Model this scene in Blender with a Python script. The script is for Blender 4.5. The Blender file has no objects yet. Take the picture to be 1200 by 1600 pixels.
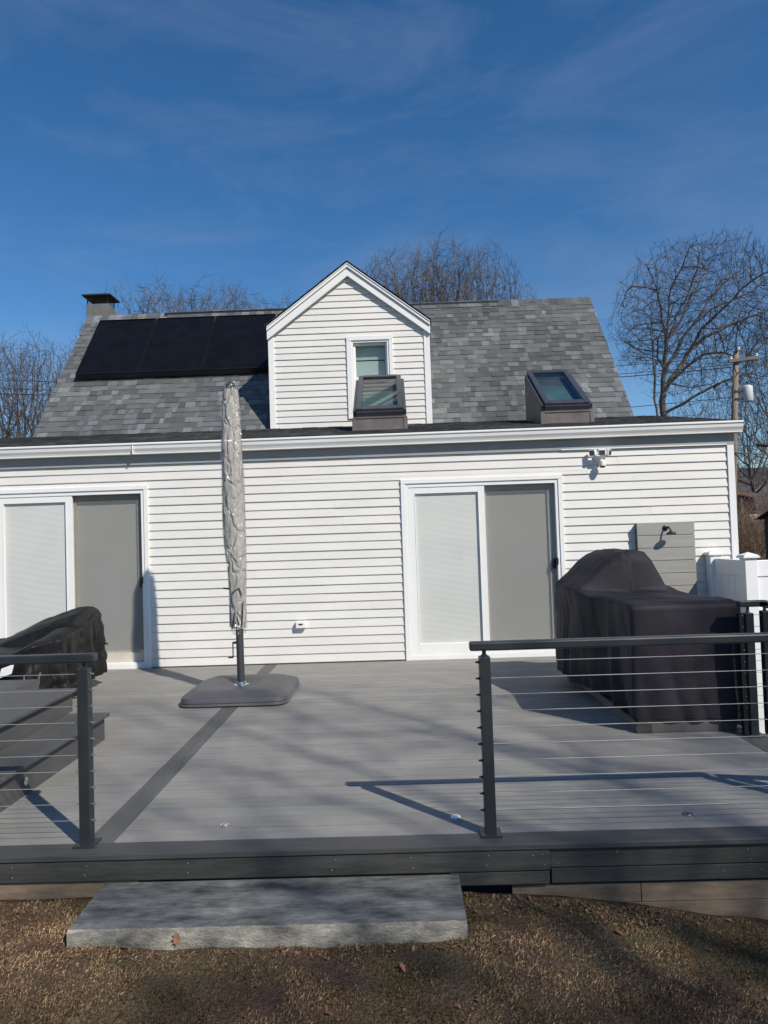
import bpy, math, random
import numpy as np
from mathutils import Vector, Matrix
R = math.radians
S = bpy.context.scene
# ------------------------------------------------------------------ camera, sky, sun, exposure
cam_d = bpy.data.cameras.new('camera'); cam = bpy.data.objects.new('camera', cam_d); S.collection.objects.link(cam); S.camera = cam
cam_d.sensor_fit = 'VERTICAL'; cam_d.sensor_height = 36; cam_d.lens = 36*1110/1600; cam_d.clip_end = 2000; cam_d.clip_start = .05
yaw, pitch, roll = .0159, .0335, -.0327
fw = Vector((-math.sin(yaw)*math.cos(pitch), math.cos(yaw)*math.cos(pitch), math.sin(pitch)))
r0 = Vector((math.cos(yaw), math.sin(yaw), 0)); u0 = r0.cross(fw)
rt = math.cos(roll)*r0 + math.sin(roll)*u0; up = -math.sin(roll)*r0 + math.cos(roll)*u0
M = Matrix.Identity(4)
for i in range(3):
    M[i][0] = rt[i]; M[i][1] = up[i]; M[i][2] = -fw[i]
M.translation = Vector((0, -8.5064, 1.4877)); cam.matrix_world = M
S.render.resolution_x = 768; S.render.resolution_y = 1024
SUN_EL, SUN_AZ = R(42), R(137.8)          # azimuth measured from +Y towards +X
W = bpy.data.worlds.new('World'); S.world = W; W.use_nodes = True
nt = W.node_tree; N = nt.nodes; L = nt.links; N.clear()
out = N.new('ShaderNodeOutputWorld'); bg = N.new('ShaderNodeBackground'); sky = N.new('ShaderNodeTexSky')
sky.sky_type = 'NISHITA'; sky.sun_disc = False; sky.sun_elevation = SUN_EL; sky.sun_rotation = SUN_AZ
sky.altitude = 1500; sky.air_density = 1.1; sky.dust_density = .1; sky.ozone_density = 2.6
tc = N.new('ShaderNodeTexCoord'); mp = N.new('ShaderNodeMapping'); mp.inputs['Scale'].default_value = (1.2, 2.0, 4.5); mp.inputs['Rotation'].default_value = (0, R(24), R(20))
n1 = N.new('ShaderNodeTexNoise'); n1.inputs['Scale'].default_value = 2.1; n1.inputs['Detail'].default_value = 9; n1.inputs['Roughness'].default_value = .62; n1.inputs['Distortion'].default_value = .5
rp = N.new('ShaderNodeValToRGB'); rp.color_ramp.elements[0].position = .44; rp.color_ramp.elements[1].position = .85
ml = N.new('ShaderNodeMath'); ml.operation = 'MULTIPLY'; ml.inputs[1].default_value = .32
mx = N.new('ShaderNodeMixRGB'); mx.inputs['Color2'].default_value = (2.6, 3.2, 4.6, 1)
hs = N.new('ShaderNodeHueSaturation'); hs.inputs['Saturation'].default_value = 1.28; hs.inputs['Value'].default_value = 1.0
L.new(tc.outputs['Generated'], mp.inputs['Vector']); L.new(mp.outputs[0], n1.inputs['Vector']); L.new(n1.outputs['Fac'], rp.inputs[0]); L.new(rp.outputs[0], ml.inputs[0])
L.new(sky.outputs[0], hs.inputs['Color']); L.new(hs.outputs[0], mx.inputs['Color1']); L.new(ml.outputs[0], mx.inputs['Fac'])
L.new(mx.outputs[0], bg.inputs['Color']); bg.inputs['Strength'].default_value = .110; L.new(bg.outputs[0], out.inputs[0])
sd = bpy.data.lights.new('sun', 'SUN'); sd.energy = 4.8; sd.angle = R(.53); sd.color = (1, .93, .84)
so = bpy.data.objects.new('sun', sd); S.collection.objects.link(so)
sv = Vector((math.sin(SUN_AZ)*math.cos(SUN_EL), math.cos(SUN_AZ)*math.cos(SUN_EL), math.sin(SUN_EL)))
so.rotation_euler = sv.to_track_quat('Z', 'Y').to_euler(); so.location = sv*60
S.view_settings.view_transform = 'Standard'; S.view_settings.look = 'None'; S.view_settings.gamma = 1; S.view_settings.exposure = .08

# ------------------------------------------------------------------ helpers
C = S.collection
rng = random.Random(7)
class MB:
    def __init__(s): s.v = []; s.f = []; s.c = []; s.tint = None
    def quad(s, a, b, c, d, col=None): s.poly((a, b, c, d), col)
    def poly(s, pts, col=None):
        i = len(s.v); s.v.extend(tuple(p) for p in pts); s.f.append(tuple(range(i, i+len(pts)))); s.c.append(col)
    def box(s, x0, x1, y0, y1, z0, z1, col=None):
        i = len(s.v)
        s.v.extend([(x0,y0,z0),(x1,y0,z0),(x1,y1,z0),(x0,y1,z0),(x0,y0,z1),(x1,y0,z1),(x1,y1,z1),(x0,y1,z1)])
        for q in ((0,3,2,1),(4,5,6,7),(0,1,5,4),(1,2,6,5),(2,3,7,6),(3,0,4,7)):
            s.f.append(tuple(i+k for k in q)); s.c.append(col)
        return s
    def obox(s, c, ax, ay, az, col=None):   # oriented box: centre and three half-axis vectors
        c = Vector(c); ax = Vector(ax); ay = Vector(ay); az = Vector(az); i = len(s.v)
        for sx, sy, sz in ((-1,-1,-1),(1,-1,-1),(1,1,-1),(-1,1,-1),(-1,-1,1),(1,-1,1),(1,1,1),(-1,1,1)):
            s.v.append(tuple(c+ax*sx+ay*sy+az*sz))
        for q in ((0,3,2,1),(4,5,6,7),(0,1,5,4),(1,2,6,5),(2,3,7,6),(3,0,4,7)):
            s.f.append(tuple(i+k for k in q)); s.c.append(col)
        return s
    def tube(s, pts, rad, n=8, cap=True, col=None):
        pts = [Vector(p) for p in pts]
        if not hasattr(rad, '__len__'): rad = [rad]*len(pts)
        base = len(s.v); up_ = None
        for k, p in enumerate(pts):
            d = (pts[min(k+1, len(pts)-1)] - pts[max(k-1, 0)])
            d = d.normalized() if d.length > 0 else Vector((0, 0, 1))
            if up_ is None: a = d.orthogonal().normalized()
            else:
                a = up_ - d*up_.dot(d); a = a.normalized() if a.length > 1e-6 else d.orthogonal().normalized()
            up_ = a; b = d.cross(a)
            for j in range(n):
                t = 2*math.pi*j/n; s.v.append(tuple(p + (a*math.cos(t)+b*math.sin(t))*rad[k]))
        for k in range(len(pts)-1):
            for j in range(n):
                q = base+k*n; s.f.append((q+j, q+(j+1) % n, q+n+(j+1) % n, q+n+j)); s.c.append(col)
        if cap:
            s.f.append(tuple(base+j for j in reversed(range(n)))); s.c.append(col)
            s.f.append(tuple(base+(len(pts)-1)*n+j for j in range(n))); s.c.append(col)
        return s
    def lathe(s, c, prof, n=24, ax=(0, 0, 1), col=None):
        c = Vector(c); ax = Vector(ax).normalized()
        return s.tube([c+ax*(h) for r_, h in prof], [max(r_, 1e-4) for r_, h in prof], n, True, col)
    def grid(s, P, closed=False, col=None):     # rows of points
        base = len(s.v); nr = len(P); nc = len(P[0])
        for row in P: s.v.extend(tuple(p) for p in row)
        for i in range(nr-1):
            for j in range(nc if closed else nc-1):
                a = base+i*nc+j; b = base+i*nc+(j+1) % nc
                s.f.append((a, b, b+nc, a+nc)); s.c.append(col)
        return s
    def mesh(s, name):
        me = bpy.data.meshes.new(name); me.from_pydata(s.v, [], s.f); me.update()
        if any(c is not None for c in s.c):
            at = me.color_attributes.new('tint', 'FLOAT_COLOR', 'CORNER')
            arr = np.ones((len(me.loops), 4), np.float32); k = 0
            for f, c in zip(s.f, s.c):
                if c is not None: arr[k:k+len(f), :3] = c
                k += len(f)
            at.data.foreach_set('color', arr.ravel())
        return me
def wpos(o):
    p = Vector((0, 0, 0))
    while o: p = p + o.location; o = o.parent
    return p
def obj(name, mb, m, parent=None, smooth=False, bevel=0, keep=False):
    me = mb.mesh(name) if isinstance(mb, MB) else mb
    if m and not me.materials: me.materials.append(m)
    if smooth:
        me.polygons.foreach_set('use_smooth', [True]*len(me.polygons))
        if smooth != True:
            try: me.set_sharp_from_angle(angle=R(smooth))
            except Exception: pass
    o = bpy.data.objects.new(name, me); C.objects.link(o)
    if parent:
        o.parent = parent
        if not keep: o.location = -wpos(parent)
    if bevel:
        b = o.modifiers.new('bevel', 'BEVEL'); b.width = bevel; b.segments = 2; b.limit_method = 'ANGLE'; b.harden_normals = False
    return o
def tag(o, label, cat, group=None, kind=None):
    o['label'] = label; o['category'] = cat
    if group: o['group'] = group
    if kind: o['kind'] = kind
    return o
def thing(name, label, cat, loc=(0, 0, 0), group=None):
    o = bpy.data.objects.new(name, None); C.objects.link(o); o.location = loc; o.empty_display_size = .1
    return tag(o, label, cat, group)
def part(name, mb, m, parent, **k):
    return obj(name, mb, m, parent, **k)
def mat(name, col, rough=.6, var=0., scale=8., stretch=(1, 1, 1), bump=0., bscale=60., bstretch=None, metal=0., spec=.5, tint=False, col2=None, detail=5., coat=0., fine=None):
    m = bpy.data.materials.new(name); m.use_nodes = True; t = m.node_tree; n = t.nodes; l = t.links
    b = n['Principled BSDF']; b.inputs['Roughness'].default_value = rough; b.inputs['Metallic'].default_value = metal
    b.inputs['Specular IOR Level'].default_value = spec
    if coat: b.inputs['Coat Weight'].default_value = coat; b.inputs['Coat Roughness'].default_value = .15
    tc = n.new('ShaderNodeTexCoord'); src = None
    if var or col2:
        mp = n.new('ShaderNodeMapping'); mp.inputs['Scale'].default_value = stretch
        nz = n.new('ShaderNodeTexNoise'); nz.inputs['Scale'].default_value = scale; nz.inputs['Detail'].default_value = detail; nz.inputs['Roughness'].default_value = .6
        rp = n.new('ShaderNodeValToRGB')
        c2 = col2 if col2 else tuple(min(1, c*(1+var)) for c in col)
        c1 = col if col2 else tuple(c*(1-var) for c in col)
        rp.color_ramp.elements[0].color = (*c1, 1); rp.color_ramp.elements[1].color = (*c2, 1)
        rp.color_ramp.elements[0].position = .32; rp.color_ramp.elements[1].position = .68
        l.new(tc.outputs['Object'], mp.inputs[0]); l.new(mp.outputs[0], nz.inputs['Vector']); l.new(nz.outputs['Fac'], rp.inputs[0])
        src = rp.outputs[0]
    if tint:
        at = n.new('ShaderNodeAttribute'); at.attribute_name = 'tint'
        if src:
            mm = n.new('ShaderNodeMixRGB'); mm.blend_type = 'MULTIPLY'; mm.inputs[0].default_value = 1
            l.new(src, mm.inputs[1]); l.new(at.outputs['Color'], mm.inputs[2]); src = mm.outputs[0]
        else: src = at.outputs['Color']
    if fine and src:
        fs, fst, lo, hi = fine; mf = n.new('ShaderNodeMapping'); mf.inputs['Scale'].default_value = fst; nf = n.new('ShaderNodeTexNoise'); nf.inputs['Scale'].default_value = fs; nf.inputs['Detail'].default_value = 8; nf.inputs['Roughness'].default_value = .7
        rf = n.new('ShaderNodeMapRange'); rf.inputs['From Min'].default_value = .3; rf.inputs['From Max'].default_value = .7; rf.inputs['To Min'].default_value = lo; rf.inputs['To Max'].default_value = hi
        m3 = n.new('ShaderNodeMixRGB'); m3.blend_type = 'MULTIPLY'; m3.inputs[0].default_value = 1
        l.new(tc.outputs['Object'], mf.inputs[0]); l.new(mf.outputs[0], nf.inputs['Vector']); l.new(nf.outputs['Fac'], rf.inputs['Value']); l.new(src, m3.inputs[1]); l.new(rf.outputs[0], m3.inputs[2]); src = m3.outputs[0]
    if src: l.new(src, b.inputs['Base Color'])
    else: b.inputs['Base Color'].default_value = (*col, 1)
    if bump:
        mp2 = n.new('ShaderNodeMapping'); mp2.inputs['Scale'].default_value = bstretch or stretch
        nb = n.new('ShaderNodeTexNoise'); nb.inputs['Scale'].default_value = bscale; nb.inputs['Detail'].default_value = 4
        bm = n.new('ShaderNodeBump'); bm.inputs['Strength'].default_value = 1; bm.inputs['Distance'].default_value = bump
        l.new(tc.outputs['Object'], mp2.inputs[0]); l.new(mp2.outputs[0], nb.inputs['Vector']); l.new(nb.outputs['Fac'], bm.inputs['Height']); l.new(bm.outputs[0], b.inputs['Normal'])
    return m
def glass_mat(name, tintc=(.9, .95, .95), rough=.01, ior=1.45, dark=0.):
    m = bpy.data.materials.new(name); m.use_nodes = True; t = m.node_tree; n = t.nodes; l = t.links; n.clear()
    o = n.new('ShaderNodeOutputMaterial'); mx = n.new('ShaderNodeMixShader'); fr = n.new('ShaderNodeFresnel'); fr.inputs[0].default_value = ior
    tr = n.new('ShaderNodeBsdfTransparent'); tr.inputs[0].default_value = (*tintc, 1); gl = n.new('ShaderNodeBsdfGlossy'); gl.inputs['Roughness'].default_value = rough
    ge = n.new('ShaderNodeNewGeometry'); iv = n.new('ShaderNodeMath'); iv.operation = 'SUBTRACT'; iv.inputs[0].default_value = 1; mu = n.new('ShaderNodeMath'); mu.operation = 'MULTIPLY'
    l.new(ge.outputs['Backfacing'], iv.inputs[1]); l.new(iv.outputs[0], mu.inputs[0]); l.new(fr.outputs[0], mu.inputs[1])
    l.new(mu.outputs[0], mx.inputs[0]); l.new(tr.outputs[0], mx.inputs[1]); l.new(gl.outputs[0], mx.inputs[2]); l.new(mx.outputs[0], o.inputs[0])
    return m
def screen_mat(name, col, alpha):
    m = bpy.data.materials.new(name); m.use_nodes = True; t = m.node_tree; n = t.nodes; l = t.links; n.clear()
    o = n.new('ShaderNodeOutputMaterial'); mx = n.new('ShaderNodeMixShader'); mx.inputs[0].default_value = alpha
    tr = n.new('ShaderNodeBsdfTransparent'); df = n.new('ShaderNodeBsdfDiffuse'); df.inputs[0].default_value = (*col, 1)
    l.new(tr.outputs[0], mx.inputs[1]); l.new(df.outputs[0], mx.inputs[2]); l.new(mx.outputs[0], o.inputs[0])
    return m
# ------------------------------------------------------------------ materials
m_vinyl = mat('white_vinyl_siding', (.685, .665, .62), .45, var=.05, scale=1.1, stretch=(1, 1, 2), bump=.0006, bscale=50, bstretch=(.35, 1, 9), tint=True)
m_trim = mat('white_trim', (.78, .775, .75), .4, var=.03, scale=3, bump=.0003, bscale=40)
m_gutter = mat('white_gutter_metal', (.72, .715, .69), .35, var=.06, scale=2, stretch=(.6, 1, 4))
m_frieze = mat('frieze_board', (.30, .305, .30), .5, var=.05, scale=3)
m_beige = mat('weathered_vinyl_stile', (.55, .50, .42), .5, var=.08, scale=7)
m_shing = mat('grey_asphalt_shingles', (.83, .865, .88), .9, var=.16, scale=70, bump=.003, bscale=240, tint=True, spec=.25, fine=(9, (1, 1, 1), .86, 1.12))
m_roofbase = mat('roof_underlay', (.03, .03, .032), .9)
m_curb = mat('brown_metal_flashing', (.17, .135, .125), .38, var=.25, scale=5, metal=.25, bump=.0015, bscale=9)
m_sash = mat('bronze_skylight_frame', (.085, .085, .10), .32, var=.15, scale=6, metal=.4)
m_skyglass = glass_mat('skylight_glass', (.78, .86, .85), .012, 1.8)
m_winglass = glass_mat('window_glass', (.90, .95, .935), .01, 1.45)
m_doorglass = glass_mat('door_glass', (.975, .975, .965), .02, 1.38)
m_screen = screen_mat('insect_screen', (.20, .195, .18), .25)
m_dark = mat('dark_interior', (.012, .018, .02), .8)
m_black = mat('black_plastic', (.012, .012, .013), .4)
m_blackm = mat('black_powder_coat', (.02, .02, .02), .35)
m_panel = mat('solar_cell', (.0055, .0058, .008), .3, var=.25, scale=4, spec=.14)
m_pframe = mat('solar_frame', (.008, .008, .010), .4)
m_deck = mat('grey_composite_deck', (.238, .231, .212), .62, var=.10, scale=7, stretch=(.35, 6, 1), bump=.0008, bscale=30, bstretch=(.5, 12, 1), tint=True, spec=.35, fine=(3, (1, 1, 1), .90, 1.08))
m_border = mat('dark_composite_board', (.060, .061, .060), .55, var=.16, scale=8, stretch=(.4, 5, 5), bump=.001, bscale=25, bstretch=(.5, 10, 10), spec=.4)
m_border_y = mat('dark_composite_board_lengthwise', (.095, .096, .092), .6, var=.12, scale=8, stretch=(5, .4, 5), bump=.0008, bscale=25, bstretch=(10, .5, 10), spec=.35)
m_fascia = mat('dark_fascia_board', (.047, .047, .043), .6, var=.25, scale=5, stretch=(.5, 4, 5), bump=.001, bscale=22, bstretch=(.6, 8, 14), spec=.35, fine=(20, (.5, 5, 5), .75, 1.3))
m_tan = mat('tan_skirt_board', (.17, .125, .085), .75, var=.28, scale=5, stretch=(.5, 3, 4), bump=.001, bscale=20, bstretch=(.6, 8, 12), fine=(12, (1, 3, 3), .75, 1.2))
m_step = mat('dark_grey_step_board', (.082, .082, .080), .6, var=.12, scale=9, stretch=(4, .5, 4), bump=.001, bscale=24, bstretch=(9, .5, 9), spec=.35)
m_rail = mat('charcoal_powder_coat', (.024, .028, .031), .38, var=.1, scale=10, spec=.5)
m_cable = mat('stainless_cable', (.42, .42, .41), .45, metal=.5)
m_steel = mat('stainless_fitting', (.7, .7, .68), .22, metal=1.)
m_screw = mat('screw_head', (.35, .34, .30), .5, metal=.6)
m_base = mat('charcoal_resin_base', (.075, .074, .08), .5, var=.12, scale=5, bump=.0006, bscale=120)
m_pole = mat('grey_pole_paint', (.07, .072, .076), .35, metal=.3)
m_fabric = mat('taupe_canopy_fabric', (.42, .395, .35), .8, var=.07, scale=5, stretch=(1, 1, .8), bump=.006, bscale=9, bstretch=(1.2, 1.2, .8))
m_cover_r = mat('black_violet_grill_cover', (.021, .018, .0235), .72, var=.22, scale=4, bump=.004, bscale=7, spec=.3)
m_cover_l = mat('black_grill_cover', (.0085, .0085, .0085), .55, var=.2, scale=5, bump=.006, bscale=11, bstretch=(1, 1, .4), spec=.3)
m_shower = mat('grey_composite_panel', (.30, .292, .265), .6, var=.08, scale=6, stretch=(.5, 1, 4), bump=.0006, bscale=25, bstretch=(.5, 1, 10))
m_fence = mat('white_vinyl_fence', (.80, .80, .79), .35, var=.02, scale=3)
m_conc = mat('weathered_concrete', (.05, .05, .055), .92, col2=(.34, .33, .30), scale=5, stretch=(.8, 2.2, 1.5), bump=.005, bscale=90, detail=12, tint=True, fine=(30, (.5, 2.0, 1.4), .6, 1.4))
m_stucco = mat('grey_chimney_block', (.14, .137, .125), .9, var=.2, scale=6, bump=.005, bscale=40)
m_galv = mat('galvanised_cap', (.045, .045, .045), .5, metal=.5, var=.2, scale=8)
m_bark = mat('grey_brown_bark', (.115, .098, .084), .9, var=.3, scale=3, bump=.01, bscale=12)
m_twig = mat('twig_bark', (.095, .080, .072), .9, var=.25, scale=.8)
m_twig2 = mat('reddish_brush_twigs', (.20, .13, .085), .9, var=.3, scale=.8)
m_poleW = mat('weathered_utility_pole_wood', (.20, .155, .12), .85, var=.25, scale=5, stretch=(3, 3, .4))
m_arm = mat('grey_crossarm_wood', (.14, .13, .12), .85, var=.2, scale=5)
m_trans = mat('grey_transformer_paint', (.55, .56, .56), .4)
m_wire = mat('black_cable', (.02, .02, .022), .6)
m_ins = mat('white_porcelain', (.8, .8, .8), .25)
m_hroof = mat('dark_house_roof', (.05, .05, .055), .9, var=.2, scale=3)
m_hwall = mat('blue_grey_house_wall', (.06, .08, .12), .8, var=.1, scale=2)
m_brownroof = mat('brown_shed_roof', (.15, .10, .075), .9, var=.3, scale=4, stretch=(.4, 2, 1))
m_shed = mat('dark_red_clapboard', (.035, .014, .014), .7, var=.2, scale=3)
m_tag = mat('white_label_cloth', (.8, .8, .78), .6, var=.05, scale=30)
m_needle = mat('yellow_green_needles', (.11, .12, .03), .7, tint=True)
m_grass = mat('dry_lawn_blades', (1, 1, 1), .8, tint=True, spec=.2)
m_leaf = mat('dry_fallen_leaf', (.20, .085, .05), .7, var=.3, scale=20)
m_plastic = bpy.data.materials.new('clear_plastic_wrap'); m_plastic.use_nodes = True
def crease(t, dist, scale, zs=.6):
    n = t.nodes; l = t.links; tc = n.new('ShaderNodeTexCoord'); mp = n.new('ShaderNodeMapping'); mp.inputs['Scale'].default_value = (1, 1, zs)
    nz = n.new('ShaderNodeTexNoise'); nz.inputs['Scale'].default_value = 7; nz.inputs['Detail'].default_value = 3; ad = n.new('ShaderNodeMixRGB'); ad.blend_type = 'ADD'; ad.inputs[0].default_value = .16
    v = n.new('ShaderNodeTexVoronoi'); v.feature = 'DISTANCE_TO_EDGE'; v.inputs['Scale'].default_value = scale; rp = n.new('ShaderNodeValToRGB'); rp.color_ramp.elements[1].position = .16
    b = n.new('ShaderNodeBump'); b.inputs['Distance'].default_value = dist
    l.new(tc.outputs['Object'], mp.inputs[0]); l.new(mp.outputs[0], nz.inputs['Vector']); l.new(mp.outputs[0], ad.inputs[1]); l.new(nz.outputs['Color'], ad.inputs[2]); l.new(ad.outputs[0], v.inputs['Vector'])
    l.new(v.outputs['Distance'], rp.inputs[0]); l.new(rp.outputs[0], b.inputs['Height']); return b
cb_ = crease(m_fabric.node_tree, .011, 8, .45); m_fabric.node_tree.links.new(cb_.outputs[0], m_fabric.node_tree.nodes['Principled BSDF'].inputs['Normal'])
t = m_plastic.node_tree; n = t.nodes; l = t.links; n.clear()
o_ = n.new('ShaderNodeOutputMaterial'); mxs = n.new('ShaderNodeMixShader'); lw = n.new('ShaderNodeLayerWeight'); lw.inputs[0].default_value = .30
trn = n.new('ShaderNodeBsdfTransparent'); trn.inputs[0].default_value = (.93, .93, .93, 1); gls = n.new('ShaderNodeBsdfGlossy'); gls.inputs['Roughness'].default_value = .13
tcx = n.new('ShaderNodeTexCoord'); mpx = n.new('ShaderNodeMapping'); mpx.inputs['Scale'].default_value = (1, 1, .8)
vz = n.new('ShaderNodeTexNoise'); vz.inputs['Scale'].default_value = 14; vz.inputs['Detail'].default_value = 2; vz.inputs['Distortion'].default_value = 2.6
cr2 = crease(m_plastic.node_tree, .012, 13, .8); bmp = n.new('ShaderNodeBump'); bmp.inputs['Distance'].default_value = .02; l.new(cr2.outputs[0], bmp.inputs['Normal']); bmp.inputs['Strength'].default_value = 1
l.new(tcx.outputs['Object'], mpx.inputs[0]); l.new(mpx.outputs[0], vz.inputs['Vector']); l.new(vz.outputs['Fac'], bmp.inputs['Height']); l.new(bmp.outputs[0], gls.inputs['Normal'])
l.new(bmp.outputs[0], lw.inputs['Normal']); ad = n.new('ShaderNodeMath'); ad.operation = 'ADD'; ad.inputs[1].default_value = .06; ad.use_clamp = True
ge_ = n.new('ShaderNodeNewGeometry'); iv_ = n.new('ShaderNodeMath'); iv_.operation = 'SUBTRACT'; iv_.inputs[0].default_value = 1; mu_ = n.new('ShaderNodeMath'); mu_.operation = 'MULTIPLY'
l.new(ge_.outputs['Backfacing'], iv_.inputs[1]); l.new(iv_.outputs[0], mu_.inputs[0]); l.new(ad.outputs[0], mu_.inputs[1])
l.new(lw.outputs['Fresnel'], ad.inputs[0]); l.new(mu_.outputs[0], mxs.inputs[0]); l.new(trn.outputs[0], mxs.inputs[1]); l.new(gls.outputs[0], mxs.inputs[2]); l.new(mxs.outputs[0], o_.inputs[0])
# pleated blind: fine horizontal ribs
def blind_mat(name, col):
    m = bpy.data.materials.new(name); m.use_nodes = True; t = m.node_tree; n = t.nodes; l = t.links; b = n['Principled BSDF']; b.inputs['Roughness'].default_value = .8
    tc = n.new('ShaderNodeTexCoord'); w = n.new('ShaderNodeTexWave'); w.bands_direction = 'Z'; w.inputs['Scale'].default_value = 22; w.inputs['Distortion'].default_value = .5; w.inputs['Detail'].default_value = 2; w.inputs['Detail Scale'].default_value = 1.5
    rp = n.new('ShaderNodeValToRGB'); rp.color_ramp.elements[0].color = (*[c*.89 for c in col], 1); rp.color_ramp.elements[1].color = (*col, 1); rp.color_ramp.elements[1].position = .5
    nz = n.new('ShaderNodeTexNoise'); nz.inputs['Scale'].default_value = 2.5; mm = n.new('ShaderNodeMixRGB'); mm.blend_type = 'MULTIPLY'; mm.inputs[0].default_value = .15
    bp = n.new('ShaderNodeBump'); bp.inputs['Distance'].default_value = .0012
    l.new(tc.outputs['Object'], w.inputs[0]); l.new(w.outputs['Fac'], rp.inputs[0]); l.new(tc.outputs['Object'], nz.inputs[0]); l.new(rp.outputs[0], mm.inputs[1]); l.new(nz.outputs['Fac'], mm.inputs[2])
    l.new(mm.outputs[0], b.inputs['Base Color']); l.new(w.outputs['Fac'], bp.inputs['Height']); l.new(bp.outputs[0], b.inputs['Normal'])
    return m
m_blind = blind_mat('pleated_blind', (.72, .735, .725)); m_slat = mat('blind_slat', (.66, .69, .67), .6)

# ------------------------------------------------------------------ value noise for shapes
def vnoise(seed, n=64):
    a = np.random.RandomState(seed).rand(n, n)
    def f(x, y):
        xi = math.floor(x); yi = math.floor(y); fx = x-xi; fy = y-yi; fx = fx*fx*(3-2*fx); fy = fy*fy*(3-2*fy)
        g = lambda i, j: a[i % n, j % n]
        return (g(xi, yi)*(1-fx)+g(xi+1, yi)*fx)*(1-fy)+(g(xi, yi+1)*(1-fx)+g(xi+1, yi+1)*fx)*fy
    return f
NZ = vnoise(3)
# ------------------------------------------------------------------ ground
def lerp(x, xs, ys): return float(np.interp(x, xs, ys))
def ground_z(x, y):
    near = lerp(x, [-6, -2, .3, .9, 1.7, 2.6, 6], [-.24, -.205, -.205, -.27, -.37, -.6, -.7])
    if y < -5.05: z = near - .022*min(1, max(0, (-5.05-y)/.5)) - lerp(-y, [5.4, 8, 14], [0, .10, .3])
    elif y < -.5 and x < 2.6: z = -.6
    else: z = -.7 if y < 20 else -.7 - lerp(y, [20, 60], [0, .3])
    if -5.05 > y > -9 and abs(x) < 6: z += (NZ(x*3+50, y*3+50)-.5)*.03 + (NZ(x*11+9, y*11+90)-.5)*.014
    return z
xs = sorted(set([-400, -150, -60, -30, -15, -9]+[round(v, 3) for v in np.arange(-6, 6.01, .12)]+[2.62, 9, 15, 30, 60, 150, 400]))
ys = sorted(set([-400, -150, -60, -30, -20, -14, -11]+[round(v, 3) for v in np.arange(-9, -5.05, .1)]+[-5.06, -5.04, -4, -2, -.6, -.4, 0, 5, 12, 20, 30, 45, 60, 100, 200, 500]))
g = MB(); g.grid([[(x, y, ground_z(x, y)) for x in xs] for y in ys])
m_ground = bpy.data.materials.new('dry_lawn_soil'); m_ground.use_nodes = True
t = m_ground.node_tree; n = t.nodes; l = t.links; b = n['Principled BSDF']; b.inputs['Roughness'].default_value = .95; b.inputs['Specular IOR Level'].default_value = .2
tc_ = n.new('ShaderNodeTexCoord'); a1 = n.new('ShaderNodeTexNoise'); a1.inputs['Scale'].default_value = 1.6; a1.inputs['Detail'].default_value = 6
r1 = n.new('ShaderNodeValToRGB'); r1.color_ramp.elements[0].color = (.085, .052, .036, 1); r1.color_ramp.elements[1].color = (.09, .075, .04, 1); r1.color_ramp.elements[0].position = .42; r1.color_ramp.elements[1].position = .7
a2 = n.new('ShaderNodeTexNoise'); a2.inputs['Scale'].default_value = 60; a2.inputs['Detail'].default_value = 5; mm = n.new('ShaderNodeMixRGB'); mm.blend_type = 'OVERLAY'; mm.inputs[0].default_value = .8
bp = n.new('ShaderNodeBump'); bp.inputs['Distance'].default_value = .02
l.new(tc_.outputs['Object'], a1.inputs[0]); l.new(tc_.outputs['Object'], a2.inputs[0]); l.new(a1.outputs['Fac'], r1.inputs[0]); l.new(r1.outputs[0], mm.inputs[1]); l.new(a2.outputs['Fac'], mm.inputs[2]); l.new(mm.outputs[0], b.inputs['Base Color']); l.new(a2.outputs['Fac'], bp.inputs['Height']); l.new(bp.outputs[0], b.inputs['Normal'])
go = obj('ground', g, m_ground, smooth=True); go['kind'] = 'structure'
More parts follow.
